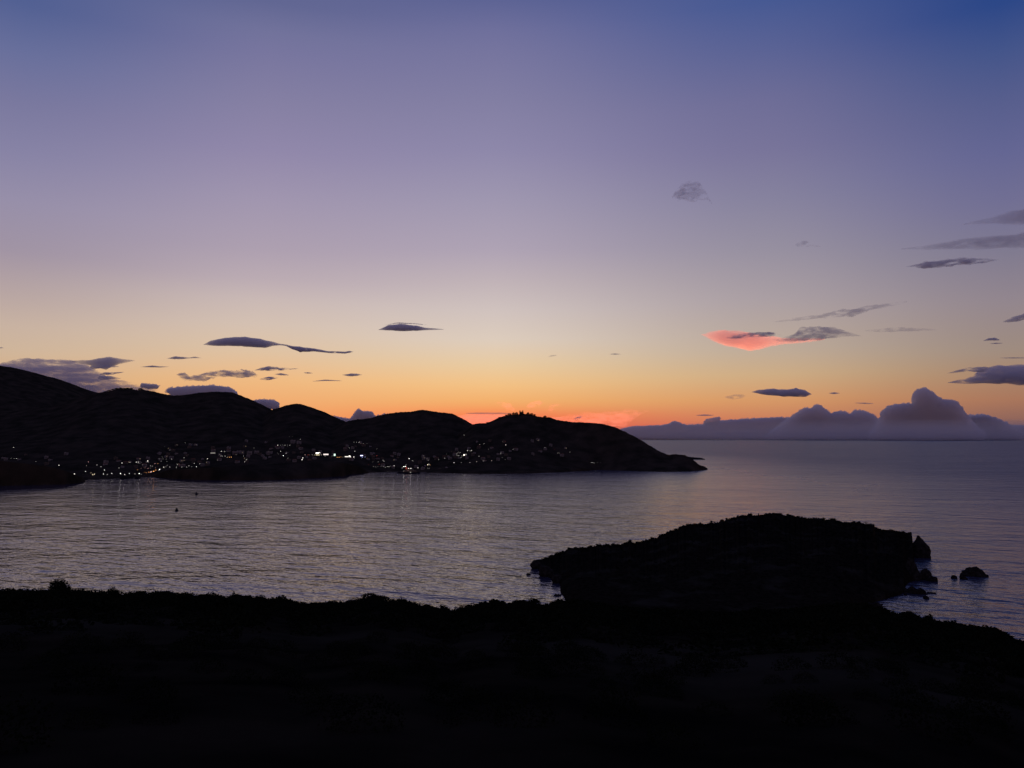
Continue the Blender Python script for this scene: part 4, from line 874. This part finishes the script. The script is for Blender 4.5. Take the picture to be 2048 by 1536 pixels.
cloud([(1503,783,785),(1515,780,787.5),(1530,778.5,790),(1545,778,792),(1570,779,793),(1588,777.5,793.5),(1592,775.5,793.5),(1598,779,793.5),(1612,781,794),(1620,785,791),(1624,788,789)], 38, 'flat-bottomed dark cloud over the horizon bank, left of the tall tower', tau=5, billow=.16, rough=.22, nring=36, seed=34, wisp=.3)
cloud([(1657,786,787),(1668,784.3,788.5),(1680,786,787)], 38, 'tiny dark fleck right of the flat-bottomed cloud', tau=3, seed=35)
cloud([(1708,805.3,806.3),(1728,805,808),(1748,806.5,808)], 38, 'thin dark streak above the row of cumulus heads', tau=1.6, seed=36)
cloud([(1392,829.8,831.5),(1410,828.6,832),(1429,830,831.3)], 42, 'thin dark streak low above the left end of the horizon bank', tau=2, seed=37)
cloud([(1895,764,767),(1915,759,768),(1932,757,768),(1945,752,768),(1955,742,767),(1975,735,766),(2000,731,767),(2030,729.5,769),(2080,731,773),(2150,738,770),(2220,750,758)], 30, 'large dark blue cloud cut by the right margin above the tall tower', tau=5, rough=.16, billow=.05, seed=38, wisp=.37)
cloud([(1893,746.5,747.5),(1915,740,745),(1935,735,743),(1965,733,745),(1985,735,742)], 29, 'thin upper arm of the large dark blue cloud at the right margin', tau=2.6, rough=.35, seed=39)
cloud([(1965,681.5,682.3),(1978,676,681),(1990,675.3,681),(2001,679.5,681)], 24, 'upper of two little dark streaks near the right margin', tau=3, seed=40)
cloud([(1979,686.8,687.6),(1992,685.4,688),(2007,686,686.8)], 24, 'lower of two little dark streaks near the right margin', tau=2.4, seed=41)
cloud([(2006,642,646),(2020,636,645),(2035,631,643),(2048,627,639),(2080,622,636),(2110,628,632)], 22, 'small slanting grey cloud cut by the right margin', tau=1.8, rough=.5, seed=42)
cloud([(1998,715.4,716.4),(2025,714.6,717),(2070,715,716.4)], 25, 'hairline dark streak above the large dark blue cloud', tau=1.6, seed=43)
cloud([(1812,532.5,534),(1835,527,536),(1850,523,537),(1875,521,535),(1900,518,532),(1918,515.5,531),(1940,517,530),(1965,516.5,526),(1998,519,520.5)], 13, 'long slanting dark cloud high at the right', tau=2.0, rough=.5, seed=44)
FV = 'faint high veils of cloud at the right'
cloud([(1800,496,500),(1840,492,500),(1900,483,500),(1960,473,498),(2048,466,495),(2140,460,492),(2220,470,480)], 12, 'broad faint veil above the long slanting cloud', tau=.75, rough=.35, wisp=.36, seed=45, group=FV)
cloud([(1925,447,451),(1990,432,447),(2048,415,450),(2130,398,440),(2200,405,420)], 12, 'faint veil cut by the right margin, highest of all', tau=.9, rough=.35, wisp=.36, seed=46, group=FV)
cloud([(1343,393,397),(1352,378,401),(1362,371,404),(1380,369,405),(1398,371,404),(1412,384,398),(1424,404,411)], 12, 'ragged little grey puff alone high in the sky', tau=1.3, rough=.9, billow=.3, wisp=.47, seed=47)
cloud([(1590,488,494),(1605,481.5,492),(1620,484,493),(1642,492,495)], 12, 'very faint small puff right of and below the ragged one', tau=.35, rough=.7, seed=48)
# the pink one
cloud([(1402,668,670),(1420,662,681),(1450,659,693),(1480,661,698),(1498,664,702),(1520,668,698),(1540,672,693),(1565,675,689),(1605,677,686),(1650,675,681)], 46, 'bright salmon pink cloud, sunlit, right of the middle of the sky', tau=1.3, rough=.2, wisp=.27, seed=49, group=None or 'the pink cloud and its grey tail', col=RC, g=.6, depth=.6)
GP = 'the pink cloud and its grey tail'
cloud([(1452,674,678),(1470,669,678),(1490,666,676),(1520,664,674),(1550,664,673),(1562,669,672)], 15, 'dark grey veil lying across the top of the salmon pink cloud', tau=1.7, rough=.3, seed=50, group=GP)
cloud([(1545,676,682),(1570,674,687),(1590,666,685),(1600,656,683),(1620,652,681),(1645,652,679),(1670,655,674),(1690,661,673),(1710,667,673),(1724,671,673)], 16, 'grey ragged tail right of the salmon pink cloud', tau=1.3, rough=.4, seed=51, group=GP)
cloud([(1545,643,646),(1590,635,642),(1640,629,637),(1685,619,634),(1705,618,634),(1740,611,621),(1815,601,606)], 14, 'faint slanting veil above the grey tail of the pink cloud', tau=.6, rough=.4, wisp=.37, seed=52, group=FV)
cloud([(1728,660,663),(1760,657,664),(1800,654,664),(1830,656,663),(1872,658,661)], 14, 'faint flat veil right of the grey tail', tau=.4, rough=.4, seed=53, group=FV)
cloud([(1450,792,797),(1468,788.5,799),(1482,789,797),(1492,790,793)], 34, 'faint brownish puff left of the flat-bottomed cloud', tau=.4, rough=.5, seed=54, group=FV)
cloud([(1219,708,709),(1230,706.3,709.8),(1244,708.3,709)], 20, 'tiny faint fleck in the clear sky over the rightmost hill', tau=1.0, seed=55)
cloud([(1097,712.5,714),(1105,710,713),(1114,709.5,711)], 20, 'tiny fainter fleck left of the other one over the rightmost hill', tau=.6, seed=56)

for o in COL.objects:
    if o.get('label') and len(o['label'].split()) > 16: print('LONGLABEL', len(o['label'].split()), o['label'])
